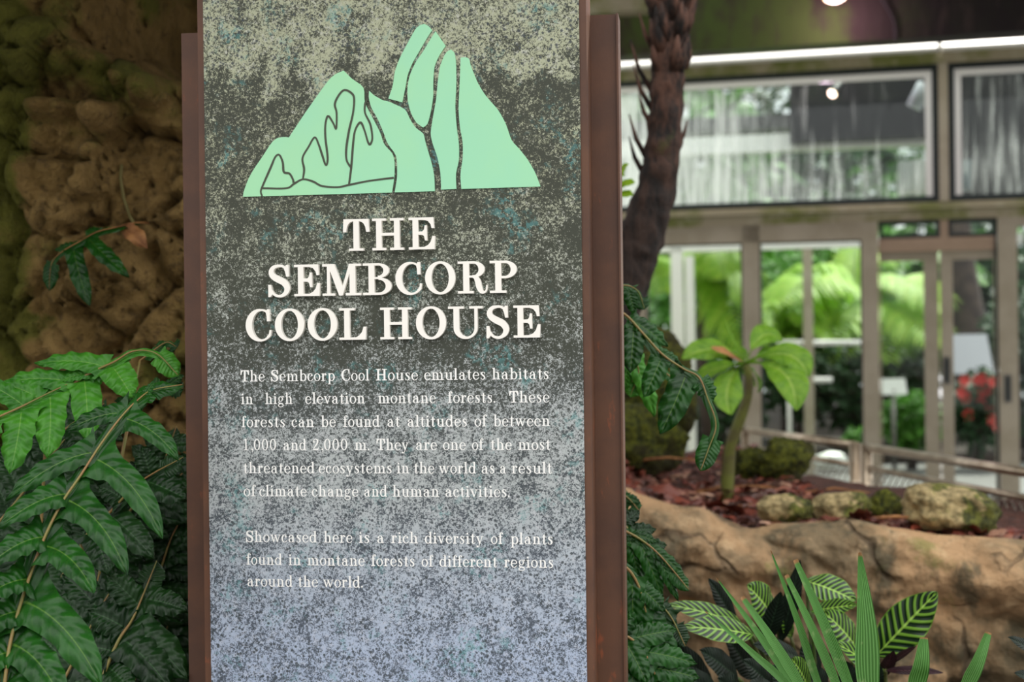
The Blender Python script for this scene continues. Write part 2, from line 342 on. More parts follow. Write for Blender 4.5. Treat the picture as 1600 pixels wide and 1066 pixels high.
def soft(pts, sharp=2):   # rounds an outline a little
    out = []
    n = len(pts)
    for i in range(n):
        a, b, c = pts[i - 1], pts[i], pts[(i + 1) % n]
        la, lc = math.hypot(a[0] - b[0], a[1] - b[1]), math.hypot(c[0] - b[0], c[1] - b[1])
        dt = ((a[0] - b[0]) * (c[0] - b[0]) + (a[1] - b[1]) * (c[1] - b[1])) / (la * lc)
        if dt > -.55: out.append(b); continue
        f, h = .3, .3
        p, r = (b[0] + (a[0] - b[0]) * f, b[1] + (a[1] - b[1]) * f), (b[0] + (c[0] - b[0]) * h, b[1] + (c[1] - b[1]) * h)
        out += [p, ((p[0] + r[0] + 2 * b[0]) / 4, (p[1] + r[1] + 2 * b[1]) / 4), r]
    return out
PK = [
 [(117,823),(120,800),(140,745),(165,700),(200,650),(245,580),(270,560),(300,556),(322,558),(400,440),(500,300),(530,275),(566,260),(600,295),(657,333),(658,400),(680,445),(705,490),(730,540),(745,590),(785,630),(793,670),(792,735),(781,804)],
 [(679,350),(700,370),(740,393),(765,397),(842,432),(860,475),(885,515),(922,540),(930,580),(945,630),(960,680),(970,735),(972,798),(793,803),(805,735),(803,640),(760,585),(745,540),(720,480),(688,425),(677,380)],
 [(765,385),(785,330),(793,265),(815,205),(850,140),(885,75),(905,58),(925,52),(945,62),(960,80),(940,110),(905,170),(870,230),(850,280),(840,340),(827,402)],
 [(975,85),(1020,150),(990,195),(970,240),(965,300),(965,380),(955,440),(940,500),(920,514),(890,495),(865,450),(850,390),(850,330),(860,280),(885,225),(920,175),(950,125)],
 [(1045,167),(1060,180),(1067,230),(1068,330),(1062,420),(1070,520),(1080,590),(1080,660),(1065,720),(1068,788),(1000,791),(998,720),(985,650),(960,580),(952,540),(965,460),(978,390),(985,310),(995,240),(1015,190),(1030,172)],
 [(1087,203),(1110,200),(1125,207),(1132,240),(1165,320),(1200,375),(1255,435),(1290,500),(1313,572),(1345,605),(1385,655),(1420,715),(1443,777),(1090,788),(1085,725),(1097,650),(1097,580),(1083,510),(1077,430),(1082,330)]]
LN = [[(205,785),(310,785),(345,765),(385,745),(430,755),(470,775),(540,780),(590,770),(680,752),(790,738)],
 [(203,820),(197,800),(205,775),(240,695),(262,645),(280,637),(295,670),(300,712),(325,720),(340,745),(343,760)],
 [(385,742),(390,700),(383,650),(410,600),(437,558),(455,590),(470,635),(487,682),(495,650),(485,560),(485,500),(497,463),(520,495),(533,520),(535,450),(527,410),(545,370),(570,347),(600,360),(613,385),(608,450),(590,530),(578,610),(580,660),(597,690)],
 [(590,770),(600,690),(610,570),(620,520),(642,492),(660,530),(675,580),(685,588),(694,560),(685,500),(662,450),(662,410),(672,385)]]
emb = bpy.data.objects.new('mountain_emblem', None); COL.objects.link(emb); emb.parent = sign; emb['label'] = 'mint green emblem of two mountain peaks'
for k, q in enumerate(PK):
    mb = MB(); prism(mb, [ez(a) for a in soft(q)], -.0045, -.002); SB(mb, 'peak', M['mint'], emb)
mb = MB()
for ln in LN:
    g = Gl(); g.stroke(*[(ez(a)[0], ez(a)[1], .0033 * random.uniform(.85, 1.15)) for a in ln], n=len(ln) * 5)
    glyph_mesh(mb, g, 0, 0, 1, 1, -.0049)
SB(mb, 'outline', M['dark_line'], emb)
CAPH = 49.6 * 2.26 / FPX
for word, bl, xs in (('THE', (590, 392), (536.9, 582.5, 639.4)),
                     ('SEMBCORP', (600, 461.2), (419.2, 460.6, 504.7, 568, 618.7, 665, 716, 765.9)),
                     ('COOLHOUSE', (620, 530.3), (385, 430.6, 481.7, 531, 595, 650.7, 701, 759.7, 803))):
    z0 = sp(*bl)[1]
    for ch, x in zip(word, xs):
        mb = MB(); glyph_mesh(mb, CAP[ch][0], sp(x, bl[1], -.008)[0], z0, CAPH, CAPH, -.011, -.002)
        SB(mb, 'headline_letter', M['ivory'])
TXT = [
 ((101, 92), 'The 106 212 Sembcorp 238 520 Cool 547 670 House 698 883 emulates 910 1180 habitats 1207 1457'),
 ((201, 193), 'in 108 160 high 213 333 elevation 388 650 montane 707 960 forests. 1012 1222 These 1281 1458'),
 ((302, 297), 'forests 108 300 can 328 426 be 456 521 found 553 713 at 745 802 altitudes 833 1097 of 1128 1185 between 1211 1459'),
 ((403, 401), '1,000 115 264 and 289 391 2,000 420 576 m. 603 668 They 698 838 are 869 963 one 989 1089 of 1116 1169 the 1197 1290 most 1318 1460'),
 ((504, 504), 'threatened 114 426 ecosystems 443 765 in 786 840 the 860 950 world 970 1133 as 1155 1215 a 1236 1265 result 1288 1465'),
 ((605, 607), 'of 114 170 climate 183 390 change 413 616 and 640 742 human 766 970 activities. 995 1280'),
 ((806, 813), 'Showcased 120 432 here 462 588 is 615 664 a 694 727 rich 757 875 diversity 904 1160 of 1194 1249 plants 1280 1466'),
 ((907, 914), 'found 122 278 in 307 361 montane 389 640 forests 668 860 of 889 943 different 967 1220 regions 1250 1467'),
 ((1005, 1007), 'around 124 323 the 347 434 world. 457 632')]
TH = 18.0 * 2.26 / FPX
for rows in (TXT[:6], TXT[6:]):
    mb = MB()
    for (b0, b1), s_ in rows:
        tk = s_.split(); z0 = sp(340 + 780 / 2.8054, 560 + (b0 + b1) / 2 / 2.8054)[1]
        for i in range(0, len(tk), 3):
            wd = tk[i]; xa = sp(340 + int(tk[i + 1]) / 2.8054, 700)[0]; xb = sp(340 + int(tk[i + 2]) / 2.8054, 700)[0]
            adv = [LOW[c][1] for c in wd]; tot = sum(adv) - (-.03 if wd[-1] == 'f' else .06); xa -= .02 * TH; k = (xb - xa) / tot; x = xa
            for c, a in zip(wd, adv):
                glyph_mesh(mb, LOW[c][0], x, z0, k, TH, -.0032); x += a * k
    SB(mb, 'paragraph_lettering', M['text'])
# ------------------------------------------------------------------ structure: ground, rock, planter
t = NT('grey_paving'); c_ = t.coord(); br = t.n('TexBrick'); t.l(c_, br.inputs[0]); br.inputs['Scale'].default_value = 2.2; br.inputs['Mortar Size'].default_value = .01
for i, q in ((1, (150, 150, 146)), (2, (165, 164, 160)), (3, (110, 110, 105))): br.inputs[i].default_value = lin([v_ * .66 for v_ in q])
t.col(t.mix(t.ramp(t.noise(c_, 1.3, 4), .4, .7, 0, .5), br.outputs[0], lin((84, 84, 80)))); t.rough(.45); M['paving'] = t.m
mb = MB(); mb.add([(-14, -3, 0), (16, -3, 0), (16, 34, 0), (-14, 34, 0)], [(0, 1, 2, 3)]); struct(mb.build('floor', M['paving'], None, False))
M['soil'] = mottled('dark_soil', (30, 22, 15), (52, 38, 26), 14, .9, .6, (66, 46, 32))
# rock wall behind the sign on the left
t = NT('mossy_rock'); c_ = t.coord()
n1 = t.noise(c_, 2.2, 6, .6); n2 = t.noise(c_, 9, 6, .65); n3 = t.noise(c_, 34, 6, .7)
cc = t.mix(t.ramp(n2, .35, .65), lin((136, 108, 54)), lin((174, 142, 84)))
cc = t.mix(t.ramp(n3, .52, .66, 0, .6), cc, lin((78, 60, 32)))
sx = t.n('SeparateXYZ'); t.l(c_, sx.inputs[0])
edge = t.math('ADD', t.ramp(sx.outputs[0], -1.14, -1.07, .2, 0), t.ramp(sx.outputs[2], 1.98, 2.1, 0, .09))
cc = t.mix(t.ramp(t.math('ADD', t.math('ADD', n1, edge), t.math('MULTIPLY', n2, .25)), .70, .82, 0, .85), cc, lin((106, 112, 24)))
t.col(cc); t.rough(.85); t.bump(t.math('ADD', n3, t.math('MULTIPLY', n2, 1.5)), 1, .035); M['rock'] = t.m
BULGE = [(152,95,30,40,.10),(135,165,38,36,.13),(55,150,48,26,.08),(118,232,30,30,.08),(115,278,30,26,.08),(30,50,60,45,.10),(215,225,45,50,.05),(230,330,60,60,.05),(60,350,40,60,.06),(180,410,45,50,.06),(100,450,55,40,.07),(255,260,30,40,.07),(215,120,36,34,.12),(250,410,34,44,.05),(110,60,40,26,.06)]
def rockz(x, z):   # relief of the wall towards the viewer
    p = Vector((x * 1.0, z * 1.0, 3.7)); 
    wv = Vector((noise.noise(p * 3.1), noise.noise(p * 3.1 + Vector((9, 2, 4))), 0)) * .09
    d, q = noise.voronoi(Vector((x * 5.2, z * 5.2, 1.3)) + wv * 6)
    g_ = q[0]; tl = ((x * 5.2 + wv.x * 6) - g_.x) * noise.noise(g_ * 2.9) + ((z * 5.2 + wv.y * 6) - g_.y) * noise.noise(g_ * 2.9 + Vector((5, 5, 5)))
    blk = min(d[1] - d[0], .16) * .22 + noise.noise(g_ * 3.7) * .10 + tl * .13
    d2, q2 = noise.voronoi(Vector((x * 13, z * 13, 4.3)) + wv * 9)
    h = blk + min(d2[1] - d2[0], .3) * .05 + noise.noise(q2[0] * 5.1) * .03 + noise.fractal(p * 9, 1, 2, 5) * .015
    h -= .03 * max(0, 1 - (d[1] - d[0]) / .06) + .02 * max(0, 1 - (d2[1] - d2[0]) / .06) * (1 if noise.noise(p * 2.3) > -.1 else 0)
    h += noise.fractal(p * 1.6, 1, 2, 3) * .09
    for bx, by, rx, ry, a in BULGES:
        e = ((x - bx) / rx) ** 2 + ((z - by) / ry) ** 2
        if e < 1: h += a * (1 - e) ** .6
    return h
BULGES = []
for bx, by, rx, ry, a in BULGE:
    q = P(bx, by, 3.1); BULGES.append((q.x, q.z, rx / FPX * 3.1, ry / FPX * 3.1, a))
NX, NZ = 250, 210; X0, X1, Z0, Z1 = -2.5, .02, .35, 2.75
vs, fs = [], []
for j in range(NZ + 1):
    for i in range(NX + 1):
        x = X0 + (X1 - X0) * i / NX; z = Z0 + (Z1 - Z0) * j / NZ
        y = 3.32 - .12 * max(0, (-x - .5)) - rockz(x, z)
        if z > 2.06: y += .55 * min(1, (z - 2.06) / .12) * min(1, max(0, (x + .98) / .15))   # set-back ledge at the top
        vs.append((x, y, z))
for j in range(NZ):
    for i in range(NX):
        a = j * (NX + 1) + i; fs.append((a, a + 1, a + NX + 2, a + NX + 1))
mb = MB(); mb.add(vs, fs); struct(mb.build('wall_left', M['rock']))
# overhanging rock roof, added out of view to shade the left wall
vs, fs = [], []
n = 40
for j in range(n + 1):
    for i in range(n + 1):
        x = -3.0 + 3.15 * i / n; y = 1.9 + 2.6 * j / n
        e = min(i, j, n - i, n - j) / 5
        vs.append((x, y, 2.62 - .1 * min(1, e) + noise.fractal(Vector((x * 2, y * 2, 0)), 1, 2, 4) * .08))
for j in range(n):
    for i in range(n):
        a = j * (n + 1) + i; fs.append((a, a + n + 1, a + n + 2, a + 1))
mb = MB(); mb.add(vs, fs); o = mb.build('shade_overhang', M['rock']); struct(o)
md = o.modifiers.new('thick', 'SOLIDIFY'); md.thickness = .25; md.offset = -1
# low planting bed round the sign
def bed(name, x0, x1, y0, y1, zf, mat, nx=60, ny=40):
    vs, fs = [], []
    for j in range(ny + 1):
        for i in range(nx + 1):
            x = x0 + (x1 - x0) * i / nx; y = y0 + (y1 - y0) * j / ny; vs.append((x, y, zf(x, y)))
    for j in range(ny):
        for i in range(nx):
            a = j * (nx + 1) + i; fs.append((a, a + 1, a + nx + 2, a + nx + 1))
    # skirt down to the floor
    b0 = len(vs); ring = [i for i in range(nx + 1)] + [j * (nx + 1) + nx for j in range(1, ny + 1)] + [ny * (nx + 1) + i for i in range(nx - 1, -1, -1)] + [j * (nx + 1) for j in range(ny - 1, 0, -1)]
    for r_ in ring: vs.append((vs[r_][0], vs[r_][1], 0))
    for k in range(len(ring)): k2 = (k + 1) % len(ring); fs.append((ring[k2], ring[k], b0 + k, b0 + k2))
    m_ = MB(); m_.add(vs, fs); o = m_.build(name, mat); return struct(o)
bed('ground_bed', -2.7, 2.3, 1.75, 3.95, lambda x, y: (.55 if x < .1 else .3) + .1 * max(0, y - 2.2) + .05 * noise.fractal(Vector((x * 4, y * 4, 0)), 1, 2, 4), M['soil'])
# planter wall of modelled rock
t = NT('planter_rock'); c_ = t.coord()
n1 = t.noise(c_, 3.2, 6, .62); n2 = t.noise(c_, 15, 6, .65); n3 = t.noise(c_, 70, 4, .6)
cc = t.mix(t.ramp(n1, .38, .62), lin((182, 146, 106)), lin((124, 106, 78)))
cc = t.mix(t.ramp(n2, .5, .72, 0, .7), cc, lin((206, 176, 136)))
cc = t.mix(t.ramp(t.noise(t.coord('Object', (1.2, 1.2, .5)), 5, 5, .7), .50, .64, 0, .85), cc, lin((84, 78, 58)))
cc = t.mix(t.ramp(t.noise(t.coord('Object', (1, 1, .8)), 4.1, 6, .7), .58, .68, 0, .6), cc, lin((112, 118, 48)))
wp = t.n('VectorMath', operation='MULTIPLY_ADD'); nz_ = t.n('TexNoise'); t.l(c_, nz_.inputs[0]); nz_.inputs['Scale'].default_value = 4; t.l(nz_.outputs['Color'], wp.inputs[0]); wp.inputs[1].default_value = (.35, .35, .35); t.l(c_, wp.inputs[2])
ck = t.ramp(t.vor(wp.outputs[0], 2.6, 'DISTANCE_TO_EDGE'), .004, .03, 1, 0); ck = t.math('MULTIPLY', ck, t.ramp(n1, .42, .56))
cc = t.mix(t.math('MULTIPLY', ck, .7), cc, lin((74, 58, 40)))
t.col(cc); t.rough(.8); t.bump(t.math('SUBTRACT', t.math('ADD', n2, t.math('MULTIPLY', n3, .5)), t.math('MULTIPLY', ck, 1.2)), .7, .02); M['planter'] = t.m
EDGE = [(420,790),(560,775),(700,782),(800,770),(880,772),(975,765),(1000,775),(1060,795),(1100,800),(1150,822),(1180,830),(1230,822),(1300,818),(1345,813),(1400,828),(1470,838),(1530,838),(1600,845),(1680,850),(1800,856),(1920,852)]
EDP = [P(px, py, 4.15 - (px - 975) * .0005) for px, py in EDGE]
EDC = catmull(EDP, 340)
PROF = [(0.20, -.30), (.16, -.05), (.10, -.012), (.02, .0), (-.05, -.02), (-.10, -.07), (-.10, -.16), (-.07, -.28), (-.09, -.42), (-.05, -.62), (-.05, -1.2)]
PRC = catmull([Vector((a, b, 0)) for a, b in PROF], 90)
vs, fs = [], []
for i, e in enumerate(EDC):
    for k, q in enumerate(PRC):
        p = Vector((e.x, e.y + q.x, e.z + q.y)); amt = min(1, k / 30)
        h = noise.fractal(Vector((p.x * 2.6, p.z * 3.2, 2)), 1, 2, 4) * .10 + noise.fractal(Vector((p.x * 9, p.z * 11, 5)), 1, 2, 5) * .025
        d, _ = noise.voronoi(Vector((p.x * 2.7, p.z * 3.6, 7)) + Vector((noise.noise(p * 4), noise.noise(p * 4 + Vector((3, 3, 3))), 0)) * .5)
        h += min(d[1] - d[0], .25) * .14 - .03
        vs.append((p.x, p.y - h * amt, p.z + (noise.noise(p * 5) * .012 if k > 20 else 0)))
nk = len(PRC)
for i in range(len(EDC) - 1):
    for k in range(nk - 1):
        a = i * nk + k; fs.append((a, a + 1, a + nk + 1, a + nk))
mb = MB(); mb.add(vs, fs); struct(mb.build('wall_planter', M['planter']))
def edge_at(x):
    for a, b in zip(EDC, EDC[1:]):
        if a.x <= x <= b.x: f = (x - a.x) / max(1e-6, b.x - a.x); return a.lerp(b, f)
    return EDC[0] if x < EDC[0].x else EDC[-1]
def soilz(x, y):
    e = edge_at(x); return e.z - .035 + .035 * (y - e.y) * (1 if x < 1 else .2) + .02 * noise.fractal(Vector((x * 5, y * 5, 1)), 1, 2, 4)
M['mulch'] = mottled('leaf_mulch', (58, 34, 26), (92, 52, 38), 30, .85, .7, (40, 26, 20))
vs, fs = [], []
nx, ny = 110, 50
for i in range(nx + 1):
    x = -.6 + 2.7 * i / nx; e = edge_at(x); far = 6.25 if x < 1.0 else max(5.0, 6.25 - (x - 1.0) * 1.75)
    for j in range(ny + 1):
        y = e.y + .1 + (far - e.y - .1) * j / ny; vs.append((x, y, soilz(x, y)))
for i in range(nx):
    for j in range(ny):
        a = i * (ny + 1) + j; fs.append((a, a + ny + 1, a + ny + 2, a + 1))
b0 = len(vs)
for i in range(nx + 1): q = vs[i * (ny + 1) + ny]; vs.append((q[0], q[1] + .02, 0))
for i in range(nx): fs.append((i * (ny + 1) + ny, (i + 1) * (ny + 1) + ny, b0 + i + 1, b0 + i))
mb = MB(); mb.add(vs, fs); struct(mb.build('ground_planter', M['mulch']))

# ------------------------------------------------------------------ glasshouse front
FB = Frame(P(1500, 524, 11.8), math.radians(14))
def fs_(px, py=500): return FB.hit(px, py)[0]
def fz(px, py): return FB.hit(px, py)[1]
M['frame'] = mottled('beige_frame', (176, 166, 146), (160, 150, 128), 3, .5, 0, None)
t = NT('mossy_frame'); c_ = t.coord(); cc = t.mix(t.ramp(t.noise(c_, 1.8, 5, .65), .42, .62), lin((170, 160, 134)), lin((120, 126, 62))); t.col(t.mix(t.ramp(t.noise(c_, 9, 5, .6), .5, .7, 0, .5), cc, lin((190, 184, 160)))); t.rough(.65); M['mossframe'] = t.m
M['gasket'] = plain('dark_gasket', (22, 34, 34), .4)
M['white'] = plain('white_metal', (240, 239, 234), .4)
def glass_mat(name, tint, refl=.08, fog=0.):
    t = NT(name); tr = t.n('BsdfTransparent'); tr.inputs[0].default_value = tint; gl = t.n('BsdfGlossy'); gl.inputs['Roughness'].default_value = .02
    fr = t.n('LayerWeight'); fr.inputs[0].default_value = .25
    mx = t.n('MixShader'); t.l(t.math('ADD', t.math('MULTIPLY', fr.outputs['Fresnel'], .3), refl), mx.inputs[0]); t.l(tr.outputs[0], mx.inputs[1]); t.l(gl.outputs[0], mx.inputs[2]); res = mx.outputs[0]
    if fog:
        c_ = t.coord(); mp = t.n('Mapping'); mp.inputs['Scale'].default_value = (1, 1, .06); t.l(c_, mp.inputs[0])
        st = t.noise(mp.outputs[0], 26, 5, .7); big = t.noise(t.coord('Object', (1, 1, .5)), 1.1, 3, .5)
        sx = t.n('SeparateXYZ'); t.l(c_, sx.inputs[0])
        xg = t.ramp(sx.outputs[0], 1.2, 3.1, .05, -.16)
        f = t.math('MULTIPLY', t.ramp(t.math('ADD', t.math('ADD', t.math('MULTIPLY', st, .75), t.math('MULTIPLY', big, .25)), t.math('ADD', xg, t.ramp(sx.outputs[2], 2.75, 3.25, .09, 0))), .36, .74), fog, clamp=True)
        df = t.n('BsdfDiffuse'); df.inputs[0].default_value = lin((226, 232, 230)); tl = t.n('BsdfTranslucent'); tl.inputs[0].default_value = lin((236, 240, 238))
        m1 = t.n('MixShader'); m1.inputs[0].default_value = .6; t.l(df.outputs[0], m1.inputs[1]); t.l(tl.outputs[0], m1.inputs[2])
        m2 = t.n('MixShader'); t.l(f, m2.inputs[0]); t.l(res, m2.inputs[1]); t.l(m1.outputs[0], m2.inputs[2]); res = m2.outputs[0]
    t.l(res, t.out.inputs[0]); return t.m
M['glass'] = glass_mat('clear_glass', (.88, .92, .91, 1), .015); M['fog'] = glass_mat('streaked_glass', (.8, .86, .85, 1), .03, .68)
SL, SR = fs_(560), fs_(1900)
z_led1, z_led0 = fz(1400, 62), fz(1400, 86)
z_gt, z_gb = fz(1400, 104), fz(1400, 318)
z_sill0 = fz(1400, 345)
z_hd = fz(1270, 377); z_fl = 0.0
post1 = (fs_(1470), fs_(1485))
# heads and sills
mb = MB(); hl_ = z_led1 - z_led0
for a_, b_ in ((SL, fs_(1469)), (fs_(1476), SR)):
    mb.add([FB.W(x_, y_, z_) for x_ in (a_, b_) for y_, z_ in ((-.15, z_led0), (.1, z_led0), (.1, z_led1), (.0, z_led1), (-.15, z_led0 + .02))], [(0, 4, 9, 5), (4, 3, 8, 9), (3, 2, 7, 8), (2, 1, 6, 7), (1, 0, 5, 6), (0, 1, 2, 3, 4), (9, 8, 7, 6, 5)])
struct(mb.build('trim_1', M['white'], None, False))
mb = MB(); mb.box((SL, -.03, z_gt), (SR, .1, z_led0), FB); struct(mb.build('trim_2', M['mossframe'], None, False))
mb = MB(); mb.box((SL, -.03, z_sill0), (SR, .1, z_gb), FB); mb.box((SL, -.09, z_gb - .06), (SR, -.02, z_gb - .025), FB); struct(mb.build('trim_3', M['mossframe'], None, False))
mb = MB(); mb.box((post1[0], -.05, z_gb), (post1[1], .1, z_gt), FB); struct(mb.build('trim_4', M['frame'], None, False))
def window(name, s0, s1, z0, z1, fr, pane, gask=True, white=False, dep=0., label=None, pmat='glass'):
    m_ = MB(); g = fr
    m_.box((s0, dep - .03, z0), (s0 + g, dep + .06, z1), FB); m_.box((s1 - g, dep - .03, z0), (s1, dep + .06, z1), FB)
    m_.box((s0 + g, dep - .03, z0), (s1 - g, dep + .06, z0 + g), FB); m_.box((s0 + g, dep - .03, z1 - g), (s1 - g, dep + .06, z1), FB)
    o = struct(m_.build(name, M['gasket'] if gask else M['frame'], None, False))
    m_ = MB(); m_.box((s0 + g, dep + .01, z0 + g), (s1 - g, dep + .018, z1 - g), FB); m_.build('pane', M[pmat], o, False)
    if white:
        m_ = MB(); a, b, c, d = s0 + g, s1 - g, z0 + g, z1 - g; k = .055
        m_.box((b - k, dep - .02, c), (b, dep + .009, d), FB); m_.box((a, dep - .02, d - k), (b - k, dep + .009, d), FB); m_.box((a, dep - .02, c), (a + k, dep + .009, d - k), FB)
        m_.build('inner_frame', M['white'], o, False)
    return o
window('window_1', SL, post1[0], z_gb, z_gt, .05, None, True, True, pmat='fog')
window('window_2', post1[1], SR, z_gb, z_gt, .05, None, True, True, pmat='fog')
# ground floor: mullions (px columns) and panes
def mull(name, pa, pb, z0, z1, d0=-.03, d1=.1, mat='frame', py=560):
    m_ = MB(); m_.box((fs_(pa, py), d0, z0), (fs_(pb, py), d1, z1), FB); return struct(m_.build(name, M[mat], None, False))
mull('trim_5', 1162, 1189, 0, z_sill0); mull('trim_6', 1348, 1374, 0, z_sill0); mull('trim_7', 960, 1012, 0, z_sill0)
mull('wall_back', 560, 961, 0, z_sill0, 0, .12, 'mossframe')
mb = MB(); mb.box((fs_(1012, 560), -.03, z_hd), (fs_(1348, 560), .1, z_sill0), FB); struct(mb.build('trim_8', M['frame'], None, False))
window('window_3', fs_(1012, 560), fs_(1162, 560), 0, z_hd, .012, None)
window('window_4', fs_(1189, 560), fs_(1348, 560), 0, z_hd, .012, None)
# doorway: transom lights over a pair of sliding glass doors, set back a little
dz = fz(1460, 371); dtop = fz(1460, 392)
window('window_5', fs_(1374, 360), fs_(1469, 360), dz, z_sill0, .03, None, True, False, .05)
window('window_6', fs_(1482, 360), fs_(1558, 360), dz, z_sill0, .03, None, True, False, .05)
M['warmframe'] = mottled('pink_lit_frame', (186, 160, 136), (170, 146, 122), 3, .5)  # pinkish light on the mullion put into the frame colour
mb = MB(); mb.box((fs_(1469, 360), .02, dz), (fs_(1482, 360), .12, z_sill0), FB); mb.box((fs_(1374), .02, dtop), (fs_(1558), .12, dz), FB); struct(mb.build('trim_9', M['warmframe'], None, False))
M['steelgrey'] = plain('brushed_steel', (120, 118, 112), .35, .8)
def door(name, pl, pr, w_, top, dep, handle):
    s0, s1 = fs_(pl), fs_(pr); m_ = MB()
    for a, b in ((s0, s0 + w_[0]), (s1 - w_[1], s1)): m_.box((a, dep, .01), (b, dep + .05, top), FB)
    m_.box((s0 + w_[0], dep, top - .075), (s1 - w_[1], dep + .05, top), FB); m_.box((s0 + w_[0], dep, .01), (s1 - w_[1], dep + .05, .1), FB)
    o = struct(m_.build(name, M['frame'], None, False))
    m_ = MB(); m_.box((s0 + w_[0], dep + .02, .1), (s1 - w_[1], dep + .028, top - .075), FB); m_.build('pane', M['glass'], o, False)
    if handle:
        hx, hz = FB.hit(*handle); m_ = MB()
        for a, b in ((hx - .03, hx - .018), (hx + .018, hx + .03)): m_.box((a, dep - .012, hz - .115), (b, dep - .001, hz + .115), FB)
        for a, b in ((hz - .115, hz - .1), (hz + .1, hz + .115)): m_.box((hx - .018, dep - .012, a), (hx + .018, dep - .001, b), FB)
        m_.box((hx - .018, dep - .004, hz - .1), (hx + .018, dep - .001, hz + .1), FB, 1)
        m_.build('handle', [M['steelgrey'], M['gasket']], o, False)
    return o
door('door_1', 1375, 1467, (.012, .115), dtop, .06, None)
door('door_2', 1471, 1557, (.095, .012), dtop, .04, (1479.5, 579))
mull('trim_10', 1556.5, 1560, 0, z_sill0, 0, .1, 'gasket')
door('door_3', 1560, 1720, (.15, .1), z_sill0, -.03, (1574, 607))
# fascia beam of mossy concrete above the glass, and the soffit behind it
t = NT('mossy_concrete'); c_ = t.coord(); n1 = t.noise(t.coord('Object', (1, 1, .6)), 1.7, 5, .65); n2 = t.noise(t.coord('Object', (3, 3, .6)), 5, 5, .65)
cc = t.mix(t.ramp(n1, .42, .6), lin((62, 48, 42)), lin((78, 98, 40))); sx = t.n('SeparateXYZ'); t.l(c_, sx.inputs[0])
cc = t.mix(t.ramp(sx.outputs[0], 2.4, 3.2, 0, .95), cc, lin((26, 19, 19)))  # dim right end of the beam: shade painted into the colour
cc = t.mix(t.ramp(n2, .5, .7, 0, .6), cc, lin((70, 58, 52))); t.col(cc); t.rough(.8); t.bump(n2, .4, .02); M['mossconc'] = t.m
FA = Frame(P(1300, 527, 10.6), math.radians(14))
zf0 = FA.hit(1300, 67)[1]
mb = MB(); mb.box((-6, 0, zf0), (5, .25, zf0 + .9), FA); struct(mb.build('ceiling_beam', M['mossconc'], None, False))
zl = FA.hit(960, 20, -.15)[1]
mb = MB(); mb.box((-3.6, -.18, zl), (FA.hit(1020, 10)[0], 0, zl + .12), FA); struct(mb.build('trim_11', M['mossframe'], None, False))
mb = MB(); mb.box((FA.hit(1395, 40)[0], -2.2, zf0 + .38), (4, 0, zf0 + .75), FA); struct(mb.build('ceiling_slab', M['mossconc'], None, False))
mb = MB(); mb.box((-5, 4.6, 4.75), (6.5, 10.5, 4.95)); struct(mb.build('shade_roof', M['mossconc'], None, False))  # roof slab added out of view to keep sun off planter and railing
# lamp under the beam
lp = P(1305, -6, 10.25)
M['bulb'] = NT('lamp_glow').m; _b = M['bulb'].node_tree.nodes['Principled BSDF']; _b.inputs['Emission Color'].default_value = (1, .62, .28, 1); _b.inputs['Emission Strength'].default_value = 5
M['black'] = plain('black_metal', (26, 24, 24), .45)
def spotlamp(loc, aim, label, power, r=.085, arm=None):
    o = thing('spotlight', loc, label, 'lamp'); d = Vector(aim).normalized(); loc = Vector(loc)
    m_ = MB(); m_.tube([loc - d * .22, loc - d * .18, loc - d * .05, loc], [r * .5, r * .8, r, r], 16, cap=False); m_.add(*disc(loc - d * .22, d, r * .5)); m_.build('housing', M['black'], o)
    m_ = MB(); m_.add(*dome(loc - d * .01, d, r * .93)); b = m_.build('bulb', M['bulb'], o)
    if arm is not None: m_ = MB(); m_.tube([loc - d * .15, loc - d * .15 + Vector(arm)], .014); m_.build('bracket', M['black'], o)
    l_ = bpy.data.lights.new('spot_glow', 'POINT'); l_.energy = power; l_.color = (1, .62, .82); l_.shadow_soft_size = .05
    lo = bpy.data.objects.new('spot_glow', l_); COL.objects.link(lo); lo.parent = o; lo.location = d * .12
    return o
def basis(d):
    d = Vector(d).normalized(); a = d.cross(Vector((.3, .1, 1))).normalized(); return d, a, a.cross(d)
def disc(c, d, r, n=16):
    d, a, b = basis(d); return [c + (a * math.cos(2 * math.pi * k / n) + b * math.sin(2 * math.pi * k / n)) * r for k in range(n)], [tuple(range(n))]
def dome(c, d, r, n=16):
    d, a, b = basis(d); vs, fs = [], []
    for j in range(5):
        q = j / 4 * math.pi / 2
        for k in range(n): vs.append(c + (a * math.cos(2 * math.pi * k / n) + b * math.sin(2 * math.pi * k / n)) * r * math.cos(q) + d * r * .5 * math.sin(q))
    for j in range(4):
        for k in range(n): k2 = (k + 1) % n; fs.append((j * n + k, j * n + k2, (j + 1) * n + k2, (j + 1) * n + k))
    return vs, fs
spotlamp(lp, (.0, -.35, -1), 'glowing warm spotlight under the mossy concrete beam above the glasshouse', 8, .095, (0, .35, .12))
q = FA.hit(1395, 10)[0]
mb = MB(); mb.tube(catmull([FA.W(FA.hit(1365, 2)[0], -.06, FA.hit(1365, 2)[1] + .1), FA.W(FA.hit(1385, 12)[0], -.04, FA.hit(1385, 12)[1]), FA.W(FA.hit(1397, 35)[0], -.03, FA.hit(1397, 35)[1]), FA.W(FA.hit(1399, 70)[0], -.03, FA.hit(1399, 70)[1])], 16), .009, 6)
tag(mb.build('cable', M['black']), 'thin cable hanging down the dark concrete beam beside the spotlight', 'cable')
